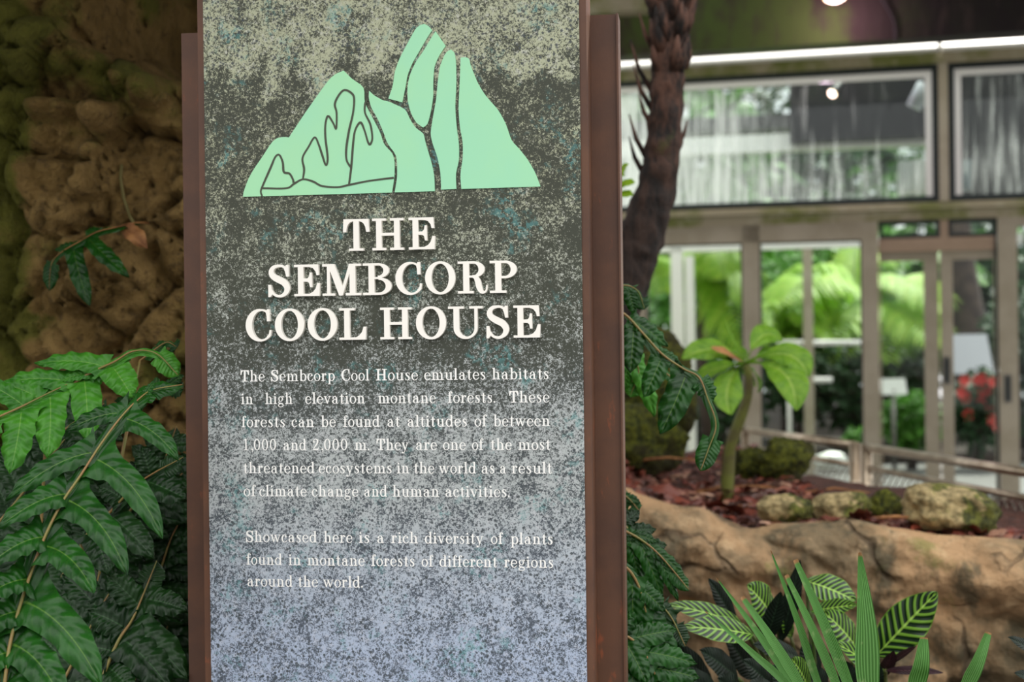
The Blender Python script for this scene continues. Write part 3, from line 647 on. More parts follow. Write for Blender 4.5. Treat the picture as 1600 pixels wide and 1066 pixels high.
# ------------------------------------------------------------------ plants
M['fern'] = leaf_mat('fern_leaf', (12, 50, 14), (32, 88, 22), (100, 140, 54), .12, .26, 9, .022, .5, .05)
M['fern_deep'] = leaf_mat('shaded_fern_leaf', (10, 36, 13), (28, 64, 23), (70, 110, 66), .1, .28, 9, .022, .4, .04)  # darker fern copy; the shade inside the clump is put into its colour
M['fern_bright'] = leaf_mat('bright_fern_leaf', (40, 104, 26), (80, 152, 44), (130, 180, 80), .2, .28, 9, .022, .5, .05)  # brighter green copy of the fern leaf
M['rachis'] = mottled('tan_rachis', (140, 104, 62), (120, 118, 58), 30, .5)
M['dry'] = mottled('dry_leaf', (170, 120, 70), (120, 74, 40), 20, .7)
def blade(mb, curve, W, N, nu=4, prof=None, wave=0., nw=5, puff=.12, fold=0., mi=0, ph=0., ragged=0.):
    """one leaf or lobe along a smooth curve; W half width, N which way its face looks"""
    n = len(curve) - 1; vs, uv, fs = [], [], []; m = 2 * nu + 1
    for i, p in enumerate(curve):
        s = i / n; d = (curve[min(i + 1, n)] - curve[max(i - 1, 0)]).normalized()
        a = d.cross(N)
        a = a.normalized() if a.length > 1e-6 else Vector((1, 0, 0)); nn = a.cross(d).normalized()
        w_ = W * (prof(s) if prof else max(0., math.sin(math.pi * min(1, .12 + .88 * s))))
        for j in range(m):
            u = (j - nu) / nu; au = abs(u)
            wob = 1 + ragged * noise.noise(Vector((s * 9 + ph, u * 1.5, ph * 3)))
            h = W * (puff * min(1, s * 4) * math.sin(math.pi * min(1, au * 1.1)) - fold * au) + wave * W * au * au * math.sin(2 * math.pi * nw * s + ph + (1.3 if u > 0 else 0))
            vs.append(p + a * (u * w_ * wob) + nn * h); uv.append(((u + 1) / 2, s))
    for i in range(n):
        for j in range(m - 1):
            k = i * m + j; fs.append((k, k + 1, k + m + 1, k + m))
    mb.add(vs, fs, uv, mi)
def bez(a, b, c, n):
    return [a * (1 - t_) ** 2 + b * 2 * t_ * (1 - t_) + c * t_ ** 2 for t_ in [i / n for i in range(n + 1)]]
def lobe_prof(flare):
    return lambda s: max(0.02, (1 - s ** 6) * (.86 + .2 * math.sin(math.pi * s)) + flare * math.exp(-s * 9))
CAMN = Vector((.05, -.85, .5)).normalized()
def frond(parent, rach, lobes=None, n=8, L=.1, W=.016, ang=62, N=CAMN, mat='fern', r=.0035, stalk=True, arch=.05, wing=.62, droop=.25, tip=True, t0=.1, flare=.9, ragged=.12, name='frond', rmat='rachis', seed=0, dead=()):
    """pinnatifid fern frond; lobes: (t on rachis, tip point or None, side, width factor)"""
    rnd = random.Random(seed); C = catmull(rach, 60); mb = MB()
    def at(t_): return C[max(0, min(60, int(round(t_ * 60))))]
    def dr(t_): i = max(0, min(60, int(round(t_ * 60)))); return (C[min(i + 2, 60)] - C[max(i - 2, 0)]).normalized()
    if lobes is None:
        lobes = []
        for k in range(n):
            t_ = t0 + (1 - t0 - .06) * (k + .5) / n
            for sd_ in (1, -1):
                tt = min(.97, t_ + sd_ * .18 / n); l_ = L * (math.sin(math.pi * (.2 + .68 * tt)) ** .8) * rnd.uniform(.85, 1.15)
                d = dr(tt); a = d.cross(N).normalized() * sd_; q = math.radians(ang + rnd.uniform(-8, 8))
                v = (d * math.cos(q) + a * math.sin(q)) * l_ + Vector((0, -.1 * l_, -droop * l_ * rnd.uniform(.7, 1.4)))
                lobes.append((tt, at(tt) + v, sd_, 1.))
    for k, (tt, tp, sd_, wf) in enumerate(lobes):
        a_ = at(tt); v = tp - a_; l_ = v.length; d = dr(tt)
        side = d.cross(N).normalized() * sd_
        ctrl = a_ + v * .45 + side * .06 * l_ + N * .12 * l_ + d * arch * l_
        cv = bez(a_, ctrl, tp, 22)
        blade(mb, cv, W * wf, N, 4, lobe_prof(flare), .22, 4.5, .22, 0, 0, rnd.uniform(0, 6), ragged)
    if tip:
        i0 = int(60 * .84); blade(mb, C[i0:], W * .95, N, 3, lobe_prof(.2), .2, 3, .2, 0, 0, 1., ragged)
    # narrow wing joining the lobes along the rachis
    blade(mb, C[int(t0 * 60):58], W * wing, N, 3, lambda s: min(1, s * 8 + .2) * (1 - .5 * s), .1, 7, .15)
    f = mb.build(name, M[mat], parent)
    m_ = MB(); m_.tube([p + N * .0065 for p in C], [r * (1 - .75 * i / 60) for i in range(61)], 6); 
    if stalk: m_.tube(bez(C[0] + N * .0085, (C[0] + parent.location) / 2 + (C[0] - C[6]) * .8, parent.location.copy(), 10), [r] * 11, 6)
    m_.build('midrib', M[rmat], f)
    # sub-part mesh sits in its parent's space
    return f
def PL(pts, d0, d1): return [P(x, y, d0 + (d1 - d0) * i / max(1, len(pts) - 1)) for i, (x, y) in enumerate(pts)]
def Z5(x, y): return x / 1.952, 520 + y / 1.952
def Z7(x, y): return 960 + x / 2.424, 340 + y / 2.424
def Z8(x, y): return 960 + x / 2.5, 700 + y / 2.5

# big fern in front on the left
fern = thing('fern', P(-60, 1500, 2.0), 'large glossy fern whose long lobed frond leans up towards the rusty sign', 'fern', 'ferns at the foot of the rock wall')
R0 = [(-60, 1300), (-2, 1180), (10, 1066), (18, 1007), (36, 940), (67, 853), (97, 791), (128, 745), (159, 697), (192, 653), (220, 625), (241, 612), (286, 604)]
C0 = PL(R0, 1.95, 2.28)
def L0(t_, zx, zy, sd_, wf=1., dd=0.): x, y = Z5(zx, zy); return (t_, P(x, y, 1.95 + .33 * t_ + dd), sd_, wf)
big = [L0(.755, 545, 390, 1, .9, -.05), L0(.765, 203, 300, -1, .85, -.02), L0(.63, 497, 632, 1, 1.15, -.08), L0(.645, 18, 512, -1, 1., -.05),
       L0(.51, 388, 740, 1, 1.2, -.1), L0(.535, -10, 600, -1, 1.1, -.07), L0(.41, 288, 800, 1, 1.2, -.1), L0(.44, -50, 725, -1, 1.15, -.07),
       L0(.335, 312, 1085, 1, 1.5, -.1), L0(.375, -70, 830, -1, 1.15, -.07), L0(.245, 200, 1150, 1, 1.4, -.1), L0(.31, -110, 950, -1, 1.2, -.05), L0(.16, 110, 1250, 1, 1.3, -.08), L0(.23, -120, 1080, -1, 1.2, -.05), L0(.87, 470, 150, -1, .35, 0)]
frond(fern, C0, big, W=.017, r=.0034, seed=1, arch=.14, wing=1.15, flare=1.9, t0=.15)
def zz(d, *pts): return [P(*Z5(x, y), d + (.0 if i == 0 else .02 * i)) for i, (x, y) in enumerate(pts)]
# bright fronds further back at the top
bk = thing('fern', P(60, 1400, 2.5), 'bright green fern with drooping lobes at the top of the clump by the rock wall', 'fern', 'ferns at the foot of the rock wall')
def FR(parent, rp, d0, d1, lb=None, **k):
    C = PL([Z5(*q) for q in rp], d0, d1)
    if lb: lb = [(t_, P(*Z5(x, y), d0 + (d1 - d0) * t_ + dd), s_, wf) for t_, x, y, s_, wf, dd in lb]
    return frond(parent, C, lb, **k)
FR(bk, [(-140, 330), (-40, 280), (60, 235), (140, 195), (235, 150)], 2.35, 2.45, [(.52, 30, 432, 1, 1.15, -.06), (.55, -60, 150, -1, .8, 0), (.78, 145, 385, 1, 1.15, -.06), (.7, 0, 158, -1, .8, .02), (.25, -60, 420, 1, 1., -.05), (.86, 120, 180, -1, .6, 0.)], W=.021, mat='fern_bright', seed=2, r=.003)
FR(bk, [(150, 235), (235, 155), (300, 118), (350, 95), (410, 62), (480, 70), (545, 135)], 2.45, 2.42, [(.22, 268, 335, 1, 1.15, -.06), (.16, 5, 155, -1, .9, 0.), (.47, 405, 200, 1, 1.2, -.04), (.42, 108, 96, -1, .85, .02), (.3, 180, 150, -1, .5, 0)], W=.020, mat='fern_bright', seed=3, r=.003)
FR(bk, [(400, 260), (440, 205), (500, 170), (560, 175)], 2.5, 2.5, [(.3, 350, 210, -1, .6, 0), (.7, 560, 130, -1, .5, 0), (.5, 480, 135, -1, .4, 0.02)], W=.018, mat='fern', seed=31, r=.0025)
FR(bk, [(430, 90), (470, 60), (510, 35), (540, 48)], 2.6, 2.6, [(.5, 500, 25, -1, .5, 0)], W=.017, mat='fern', seed=32, r=.002)
# shaded fronds filling the clump, their shade put into the leaf colour
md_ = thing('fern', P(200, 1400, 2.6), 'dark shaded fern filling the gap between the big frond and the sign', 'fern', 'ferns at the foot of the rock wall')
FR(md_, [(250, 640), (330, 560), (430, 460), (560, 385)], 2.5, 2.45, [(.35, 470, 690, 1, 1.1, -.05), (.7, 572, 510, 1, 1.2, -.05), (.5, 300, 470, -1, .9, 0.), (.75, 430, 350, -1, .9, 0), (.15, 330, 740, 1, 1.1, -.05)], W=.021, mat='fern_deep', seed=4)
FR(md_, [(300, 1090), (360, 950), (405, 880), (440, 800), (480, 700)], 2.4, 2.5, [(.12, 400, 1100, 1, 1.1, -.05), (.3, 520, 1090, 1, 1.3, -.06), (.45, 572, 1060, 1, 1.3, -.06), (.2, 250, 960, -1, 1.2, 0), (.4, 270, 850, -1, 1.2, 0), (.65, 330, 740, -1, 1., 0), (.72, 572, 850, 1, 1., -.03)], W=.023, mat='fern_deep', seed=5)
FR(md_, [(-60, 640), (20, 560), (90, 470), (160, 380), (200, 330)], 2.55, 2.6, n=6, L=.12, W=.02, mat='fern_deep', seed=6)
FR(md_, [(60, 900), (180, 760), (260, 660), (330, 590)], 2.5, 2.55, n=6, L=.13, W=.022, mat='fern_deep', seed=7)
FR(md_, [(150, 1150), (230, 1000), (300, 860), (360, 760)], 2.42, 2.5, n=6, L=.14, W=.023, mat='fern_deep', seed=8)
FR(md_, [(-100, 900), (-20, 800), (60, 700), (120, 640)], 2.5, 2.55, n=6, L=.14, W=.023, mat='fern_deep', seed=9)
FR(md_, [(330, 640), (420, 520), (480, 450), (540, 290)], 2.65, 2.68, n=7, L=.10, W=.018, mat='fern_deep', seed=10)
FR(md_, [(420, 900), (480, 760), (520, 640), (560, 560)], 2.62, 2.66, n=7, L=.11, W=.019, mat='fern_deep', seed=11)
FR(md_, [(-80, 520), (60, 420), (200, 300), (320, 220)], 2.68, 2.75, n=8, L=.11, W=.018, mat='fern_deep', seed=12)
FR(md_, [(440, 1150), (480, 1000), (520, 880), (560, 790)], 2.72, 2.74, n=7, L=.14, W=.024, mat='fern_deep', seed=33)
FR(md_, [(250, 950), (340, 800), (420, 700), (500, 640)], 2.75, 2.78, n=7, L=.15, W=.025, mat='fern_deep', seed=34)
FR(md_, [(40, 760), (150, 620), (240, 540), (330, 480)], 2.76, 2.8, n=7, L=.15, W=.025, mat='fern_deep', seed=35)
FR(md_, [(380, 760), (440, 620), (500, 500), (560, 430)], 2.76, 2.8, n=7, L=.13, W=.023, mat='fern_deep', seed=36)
# little fern hanging from the rock wall
hang = thing('fern', P(215, 350, 2.95), 'small fern frond hanging from a crack in the dark rock wall', 'fern')
def Z4(x, y): return x / 1.903, y / 1.903
def rockhit(px, py):
    d = 3.2
    for k in range(12): p = P(px, py, d); d = d * .5 + .5 * (3.32 - .12 * max(0, (-p.x - .5)) - rockz(p.x, p.z))
    return d
HD = rockhit(450 / 1.903, 668 / 1.903) - 3.0
hr = [P(*Z4(x, y), d + HD) for x, y, d in ((450, 668, 3.0), (400, 668, 2.93), (350, 680, 2.85), (290, 695, 2.82), (235, 725, 2.8), (185, 755, 2.8), (155, 790, 2.8), (148, 865, 2.8))]
hl = [(t_, P(*Z4(x, y), d + HD), s_, wf) for t_, x, y, d, s_, wf in ((.5, 385, 825, 2.76, -1, 1.), (.62, 268, 912, 2.76, -1, 1.05), (.42, 255, 690, 2.84, 1, .7), (.6, 165, 745, 2.82, 1, .6))]
fh = frond(hang, hr, hl, stalk=False, W=.017, mat='fern', seed=13, r=.002, rmat='dry', flare=.4)
m_ = MB(); blade(m_, bez(P(*Z4(368, 675), 2.88 + HD), P(*Z4(400, 690), 2.86 + HD), P(*Z4(440, 742), 2.86 + HD), 14), .021, CAMN, 3, None, .3, 2, .2); o = m_.build('dead_leaf_tip', M['dry'], hang); o['label'] = 'withered tan leaf tip'
m_ = MB(); m_.tube([P(*Z4(x, y), rockhit(*Z4(x, y)) - .002) for x, y in ((362, 490), (358, 530), (368, 590), (385, 640), (400, 668))], .004, 6)
tag(m_.build('root', plain('pale_root', (120, 112, 66), .8)), 'pale thin root creeping down the rock wall to the hanging fern', 'root')

# ferns on the right edge of the sign
fr = thing('fern', P(880, 1480, 2.75), 'fern frond arching out from behind the right of the sign with torn drooping tips', 'fern', 'ferns beside the right steel edge')
def F7(rp, d0, d1, lb, **k):
    C = PL([Z7(*q) for q in rp], d0, d1)
    k['stalk'] = False
    return frond(fr, C, [(t_, P(*Z7(x, y), d0 + (d1 - d0) * t_ + dd), s_, wf) for t_, x, y, s_, wf, dd in lb], **k)
F7([(-60, 330), (35, 372), (110, 450), (180, 525), (260, 580), (318, 612), (350, 690), (382, 790), (355, 880), (325, 962)], 2.7, 2.6,
   [(.13, 200, 490, -1, .85, 0), (.17, 60, 590, 1, 1.0, -.03), (.33, 112, 682, 1, .95, -.03), (.47, 172, 822, 1, 1.25, -.03), (.42, 255, 560, -1, .7, 0), (.56, 372, 700, -1, .9, 0), (.3, 250, 555, -1, .5, 0)], W=.0205, mat='fern', seed=20, r=.003, rmat='rachis', flare=.5, t0=.12)
m_ = MB(); m_.tube(catmull([P(940, 480, 2.75), P(900, 560, 2.75), P(880, 800, 2.75), P(880, 1480, 2.75)], 16), .008, 8); m_.build('stem', M['rachis'], fr)
F7([(-60, 300), (0, 270), (50, 265), (90, 290), (112, 350)], 2.78, 2.78, [(.5, 75, 370, 1, .8, 0), (.3, 20, 350, 1, .8, 0)], W=.016, mat='fern', seed=21, r=.002)
F7([(-40, 560), (30, 520), (90, 580), (60, 680)], 2.85, 2.85, [(.5, 150, 755, -1, 1., 0), (.4, 40, 650, 1, .8, 0)], W=.018, mat='fern_bright', seed=22, r=.002)
F7([(150, 560), (200, 600), (230, 640), (180, 745)], 2.9, 2.9, [(.5, 250, 660, -1, .7, 0)], W=.017, mat='fern', seed=23, r=.002)
lo_ = thing('fern', P(960, 1250, 2.6), 'dark fern with hanging lobed fronds low beside the rusty sign edge', 'fern', 'ferns beside the right steel edge')
def F8(rp, d0, d1, lb=None, parent=lo_, **k):
    C = PL([Z8(*q) for q in rp], d0, d1)
    if lb: lb = [(t_, P(*Z8(x, y), d0 + (d1 - d0) * t_ + dd), s_, wf) for t_, x, y, s_, wf, dd in lb]
    return frond(parent, C, lb, **k)
F8([(-60, 280), (40, 330), (110, 370), (180, 430), (290, 560)], 2.62, 2.6, [(.45, 190, 590, 1, .9, 0), (.6, 275, 510, -1, .7, 0), (.3, 90, 500, 1, .9, 0), (.28, 170, 370, -1, .6, 0), (.72, 250, 600, 1, .6, 0)], W=.016, mat='fern', seed=24)
F8([(-60, 420), (40, 470), (90, 540), (120, 640), (150, 760), (165, 915)], 2.5, 2.5, [(.3, 75, 760, 1, 1., 0), (.4, 195, 640, -1, .9, 0), (.5, 95, 860, 1, 1.1, 0), (.6, 238, 860, -1, 1.1, 0), (.75, 110, 960, 1, 1.1, 0), (.8, 230, 960, -1, 1., 0)], W=.019, mat='fern', seed=25)
F8([(-40, 600), (60, 560), (150, 600), (215, 660), (275, 780)], 2.6, 2.58, [(.4, 130, 760, 1, 1.1, 0), (.6, 235, 700, -1, .8, 0), (.65, 190, 820, 1, 1.1, 0), (.3, 60, 700, 1, 1.1, 0)], W=.019, mat='fern_deep', seed=26)
F8([(-60, 330), (10, 300), (60, 330), (130, 420), (160, 500)], 2.7, 2.7, n=5, L=.07, W=.014, mat='fern_deep', seed=27)
F8([(-40, 760), (40, 740), (110, 800), (160, 900), (180, 1000)], 2.45, 2.45, n=5, L=.09, W=.019, mat='fern', seed=28)
F8([(-60, 180), (0, 170), (50, 200), (95, 250)], 2.85, 2.85, [(.5, 40, 260, 1, .8, 0), (.6, 100, 215, -1, .6, 0)], W=.016, mat='fern', seed=29)

# zebra plants (calathea) below the planter
t = NT('zebra_leaf'); uv = t.n('TexCoord').outputs['UV']; sx = t.n('SeparateXYZ'); t.l(uv, sx.inputs[0])
a = t.math('ABSOLUTE', t.math('SUBTRACT', t.math('MULTIPLY', sx.outputs[0], 2.), 1.))
ph = t.math('SUBTRACT', t.math('MULTIPLY', sx.outputs[1], 10.), t.math('MULTIPLY', a, 1.9)); sn = t.math('SINE', t.math('MULTIPLY', ph, 6.2832))
wid = t.math('SUBTRACT', sn, t.math('MULTIPLY', a, .25))
cc = t.mix(t.ramp(wid, .0, .5), lin((14, 40, 18)), lin((112, 158, 52))); cc = t.mix(t.ramp(a, .035, .07, 1, 0), cc, lin((150, 190, 80))); cc = t.mix(t.ramp(a, .93, .97), cc, lin((96, 140, 40)))
gi = t.n('NewGeometry'); cc = t.mix(gi.outputs['Backfacing'], cc, lin((110, 72, 82))); t.col(cc); t.rough(.3); t.bump(sn, .25, .004); M['zebra'] = t.m
M['darkleaf'] = leaf_mat('dark_glossy_leaf', (8, 18, 12), (20, 36, 24), (34, 56, 36), 0, .42, 14)  # dark leaves taken near black, with the deep shade of the bed painted in
M['stalk'] = mottled('green_stalk', (66, 100, 40), (84, 88, 44), 20, .5)
oval = lambda s: max(.015, math.sin(math.pi * s ** .85) ** .75)
def cal_leaf(parent, bx, by, tx, ty, wz, d, mat='zebra', N=None, sag=.1, root=None, fold=.1):
    b, t_ = P(*Z8(bx, by), d), P(*Z8(tx, ty), d - .06); N = N or Vector((.1, -.8, .55)).normalized()
    mb = MB(); cv = bez(b, (b + t_) / 2 + N * (b - t_).length * sag, t_, 26); blade(mb, cv, wz / 2 / 2.5 / FPX * d, N, 6, oval, .05, 3, .05, -fold, 0, bx)
    lf = mb.build('leaf', M[mat], parent)
    if root is not None:
        m_ = MB(); m_.tube(bez(root, (root + b) / 2 + Vector((0, .02, .03)), b, 10), .004, 6); m_.build('leaf_stalk', M['stalk'], lf)
    return lf
rt = P(*Z8(830, 1150), 2.95)
cal = thing('zebra_plant', rt, 'zebra plant with dark green leaves striped lime in front of the planter wall', 'plant')
for a_ in ((1022, 812, 1262, 562, 165, 2.85), (770, 640, 950, 615, 75, 2.9), (950, 785, 815, 640, 130, 2.88), (690, 740, 640, 600, 80, 2.94), (750, 520, 945, 600, 125, 2.98), (620, 660, 515, 535, 140, 2.92), (500, 690, 205, 612, 85, 2.86), (540, 730, 265, 700, 110, 2.82), (1060, 900, 860, 760, 90, 2.8), (760, 940, 690, 820, 100, 2.75)):
    cal_leaf(cal, *a_, root=rt + Vector(((a_[0] - 830) * .0002, 0, 0)))
dk = thing('shade_plant', P(*Z8(640, 1150), 2.9), 'plant with dark almost black upright leaves among the striped zebra leaves', 'plant')
rt2 = P(*Z8(640, 1150), 2.9)
for a_ in ((650, 760, 725, 435, 70, 2.92), (590, 760, 650, 560, 80, 2.86), (470, 690, 365, 510, 80, 2.98), (720, 820, 540, 770, 90, 2.85), (480, 900, 330, 790, 110, 2.8), (420, 1000, 240, 860, 110, 2.75), (620, 940, 500, 830, 100, 2.72), (700, 1000, 610, 850, 120, 2.7), (820, 1000, 770, 850, 110, 2.72), (380, 960, 230, 760, 100, 2.95), (900, 1000, 900, 830, 110, 2.78), (330, 1020, 210, 930, 120, 2.7), (500, 1000, 400, 900, 130, 2.68), (540, 900, 430, 730, 110, 2.95), (780, 930, 730, 760, 120, 3.0), (960, 1000, 1040, 850, 90, 2.82), (640, 1010, 520, 920, 120, 2.62)):
    cal_leaf(dk, *a_, mat='darkleaf', root=rt2)
dk2 = thing('shade_plant', P(*Z8(1130, 1050), 2.8), 'low plant with narrow dark purplish leaves between the palm blades', 'plant')
M['purple'] = leaf_mat('purple_leaf', (30, 16, 22), (52, 28, 34), (70, 40, 46), 0, .3)
rt3 = P(*Z8(1070, 1050), 2.8)
for a_ in ((1060, 850, 1180, 775, 28, 2.8), (1060, 870, 1285, 880, 40, 2.78), (1040, 900, 1090, 790, 60, 2.82), (1100, 930, 1260, 960, 50, 2.7), (1000, 880, 1010, 800, 60, 2.85)):
    cal_leaf(dk2, *a_, mat='purple', root=rt3)
dk3 = thing('shade_plant', P(*Z8(1700, 1000), 2.6), 'dark broad leaf poking in beside the grey lower part of the planter wall', 'plant')
cal_leaf(dk3, 1680, 830, 1535, 740, 60, 2.6, mat='darkleaf', root=P(*Z8(1700, 1000), 2.6))
cal_leaf(dk3, 1690, 930, 1560, 880, 60, 2.6, mat='darkleaf', root=P(*Z8(1700, 1000), 2.6))
# fan palm with clipped tips
t = NT('fan_palm_leaf'); uv = t.n('TexCoord').outputs['UV']; sx = t.n('SeparateXYZ'); t.l(uv, sx.inputs[0])
st = t.math('SINE', t.math('MULTIPLY', sx.outputs[0], 50.)); gi = t.n('NewGeometry')
cc = t.mix(t.ramp(st, -.3, .8), lin((30, 82, 34)), lin((96, 146, 84))); cc = t.mix(t.math('MULTIPLY', gi.outputs['Random Per Island'], .4), cc, lin((100, 160, 40)))
cc = t.mix(t.ramp(t.noise(t.coord(), 40, 3, .6), .6, .72, 0, .3), cc, lin((170, 180, 130)))
cc = t.mix(t.ramp(sx.outputs[1], .975, .99), cc, lin((150, 110, 70))); t.col(cc); t.rough(.38); t.bump(st, .3, .004); M['fanpalm'] = t.m
pb = P(1400, 1330, 2.2)
fan = thing('fan_palm', P(1400, 1330, 2.2), 'fan palm with stiff ribbed green blades and brown clipped tips low in front', 'palm')
for tx, ty, bx, by, wd, dd in ((355, 640, 700, 960, 32, 2.15), (398, 508, 720, 960, 34, 2.2), (498, 583, 745, 960, 44, 2.12), (610, 402, 810, 960, 34, 2.25), (670, 497, 880, 960, 40, 2.18), (705, 437, 925, 960, 48, 2.22), (955, 408, 993, 960, 100, 2.1), (1207, 740, 1172, 960, 76, 2.15), (1460, 720, 1362, 960, 60, 2.08)):
    tp = P(*Z8(tx, ty), dd); b = P(*Z8(bx, by), dd + .02); e = b + (b - tp) * .25; e = e.lerp(pb, .55)
    mb = MB(); cv = catmull([tp, tp.lerp(b, .5) + Vector((0, -.01, .004)), b, e], 30)[::-1]
    blunt = wd > 38; tw = (.13 if wd > 90 else .42) if blunt else .12
    blade(mb, cv, wd / 2.5 / FPX * dd * .5, Vector((.05, -.95, .3)).normalized(), 6, lambda s: (.35 + .65 * min(1, s * 2.2)) * (1 if s < .5 else max(tw, 1 - (1 - tw) * ((s - .5) / .5) ** 1.25)), 0, 1, 0, -.22)
    mb.build('leaf_blade', M['fanpalm'], fan)
m_ = MB(); m_.tube([pb, pb + Vector((.02, .05, -.3)), pb + Vector((.02, .1, -.6))], [.02, .014, .016], 8); m_.build('stalk', M['stalk'], fan)

# broad-leaved plant on the planter
M['broad'] = leaf_mat('broad_leaf', (78, 132, 30), (136, 182, 50), (180, 206, 100), .35, .35, 9, .04, .6)
hub = P(*Z7(497, 556), 4.75); ba = P(*Z7(424, 1020), 4.8)
ba.z = soilz(ba.x, ba.y) - .03
br_ = thing('broadleaf_plant', ba, 'young plant with broad yellow-green leaves on a bent stem in the leaf litter', 'plant')
m_ = MB(); m_.tube(catmull([ba, P(*Z7(432, 930), 4.79), P(*Z7(445, 850), 4.78), P(*Z7(485, 740), 4.77), P(*Z7(508, 660), 4.76), P(*Z7(508, 590), 4.75), hub], 24), [.024 - .012 * i / 24 for i in range(25)], 8); m_.build('stem', mottled('green_brown_stem', (112, 118, 48), (92, 84, 50), 14, .6), br_)
for tx, ty, wz, mx, my, dd in ((255, 540, 105, 380, 500, -.12), (300, 605, 80, 400, 570, .12), (632, 470, 100, 560, 450, .1), (735, 606, 130, 650, 520, -.1), (685, 735, 140, 640, 590, -.2), (440, 752, 120, 430, 640, -.15), (545, 660, 80, 535, 600, .15), (400, 635, 70, 430, 590, .2), (660, 600, 90, 600, 520, .15), (415, 380, 14, 450, 460, 0.), (470, 480, 60, 478, 520, .2), (520, 640, 70, 505, 600, .22)):
    t_ = P(*Z7(tx, ty), 4.75 + dd); mm = P(*Z7(mx, my), 4.75 + dd * .6)
    mb = MB(); blade(mb, bez(hub, mm * 2 - (hub + t_) / 2, t_, 24), wz / 2 / 2.424 / FPX * 4.75, Vector((.1, -.75, .65)).normalized(), 5, lambda s: max(.04, math.sin(math.pi * max(0, (s - .16) / .84) ** 1.1) ** .8 if s > .16 else .06), .06, 3, .08, -.12, 0, tx)
    mb.build('leaf', M['broad'], br_)
m_ = MB(); blade(m_, bez(hub, P(*Z7(430, 500), 4.6), P(*Z7(365, 492), 4.62), 16), .022, Vector((0, -.7, .7)), 4, oval, .1, 2, .1); o = m_.build('pale_leaf', M['dry'], br_); o['label'] = 'faded pinkish tan leaf'
m_ = MB(); m_.tube(catmull([P(*Z7(350, 470), 4.9), P(*Z7(352, 420), 4.9), P(*Z7(345, 372), 4.9)], 8), .004, 6); m_.add(*dome(P(*Z7(347, 385), 4.9), Vector((0, -.5, .8)), .03, 8))
# palm trunk in front of the glasshouse
t = NT('palm_bark'); c_ = t.coord('Object', (1, 1, .4)); n1 = t.noise(c_, 26, 6, .7); n2 = t.noise(t.coord(), 5, 4, .6); sx = t.n('SeparateXYZ'); t.l(t.coord(), sx.inputs[0])
cc = t.mix(t.ramp(n1, .35, .65), lin((24, 18, 15)), lin((60, 44, 36))); up_ = t.ramp(sx.outputs[2], .75, 1.4, 0, .65); cc = t.mix(t.math('MULTIPLY', up_, t.ramp(n1, .4, .6)), cc, lin((112, 76, 60))); cc = t.mix(t.ramp(n2, .6, .72, 0, .5), cc, lin((76, 86, 30))); t.col(cc); t.rough(.85); t.bump(n1, .8, .02); M['bark'] = t.m  # warm highlights at the trunk top are painted into the bark
TD = 4.3
tpx = [(905, 740, 46), (930, 590, 44), (962, 480, 40), (985, 415, 38), (1003, 365, 36), (1024, 300, 31), (1036, 230, 28), (1041, 160, 26), (1045, 90, 27), (1047, 20, 29), (1048, -60, 30), (1050, -160, 30)]
tb = P(905, 740, TD); palm = thing('palm_tree', Vector((tb.x, tb.y, soilz(tb.x, tb.y) - .05)), 'dark leaning palm trunk ringed with old leaf stubs in front of the glasshouse', 'palm')
C = catmull([P(x, y, TD) for x, y, r_ in tpx], 120); rr = catmull([Vector((r_, 0, 0)) for x, y, r_ in tpx], 120)
vs, fs, uv = [], [], []; nn = 28
for i, p in enumerate(C):
    d = (C[min(i + 1, 120)] - C[max(i - 1, 0)]).normalized(); a = d.cross(Vector((0, 1, 0))).normalized(); b = a.cross(d)
    for k in range(nn):
        q = 2 * math.pi * k / nn; dv = a * math.cos(q) + b * math.sin(q); r_ = rr[i].x / FPX * TD
        r_ *= 1 + .13 * noise.fractal(Vector((math.cos(q) * 2, math.sin(q) * 2, i * .22)), 1, 2, 4) + (.05 * math.sin(i * .9 + q) if i > 50 else 0)
        vs.append(p + dv * r_)
for i in range(120):
    for k in range(nn): k2 = (k + 1) % nn; fs.append((i * nn + k, i * nn + k2, (i + 1) * nn + k2, (i + 1) * nn + k))
mb = MB(); mb.add(vs, fs); mb.build('trunk', M['bark'], palm)
rnd = random.Random(5)
def spike(i, q, l_, up=1.0, w_=.010):
    p = C[i]; d = (C[min(i + 1, 120)] - C[i - 1]).normalized(); a = d.cross(Vector((0, 1, 0))).normalized(); b = a.cross(d); dv = b * math.sin(q) - a * math.cos(q); r_ = rr[i].x / FPX * TD
    m_ = MB(); s = p + dv * r_ * .75; e = s + dv * l_ * .42 + Vector((0, 0, l_ * up)); m_.tube([s, s.lerp(e, .45) + dv * l_ * .08, e], [w_ * 1.3, w_, w_ * .25], 6); m_.build('leaf_stub', M['bark'], palm)
for i, q, l_ in ((62, math.pi, .13), (70, math.pi + .2, .10), (78, math.pi - .2, .17), (88, math.pi + .1, .12), (97, math.pi, .10), (60, .3, .05), (66, -.2, .08), (84, .2, .08), (93, .1, .08), (58, math.pi, .11), (74, math.pi, .14), (100, 0, .10)):
    spike(i, q, l_, 1.0, .007)
for k in range(46): spike(rnd.randint(84, 119), rnd.uniform(math.pi, 2 * math.pi), rnd.uniform(.05, .10), 1.1, .016)
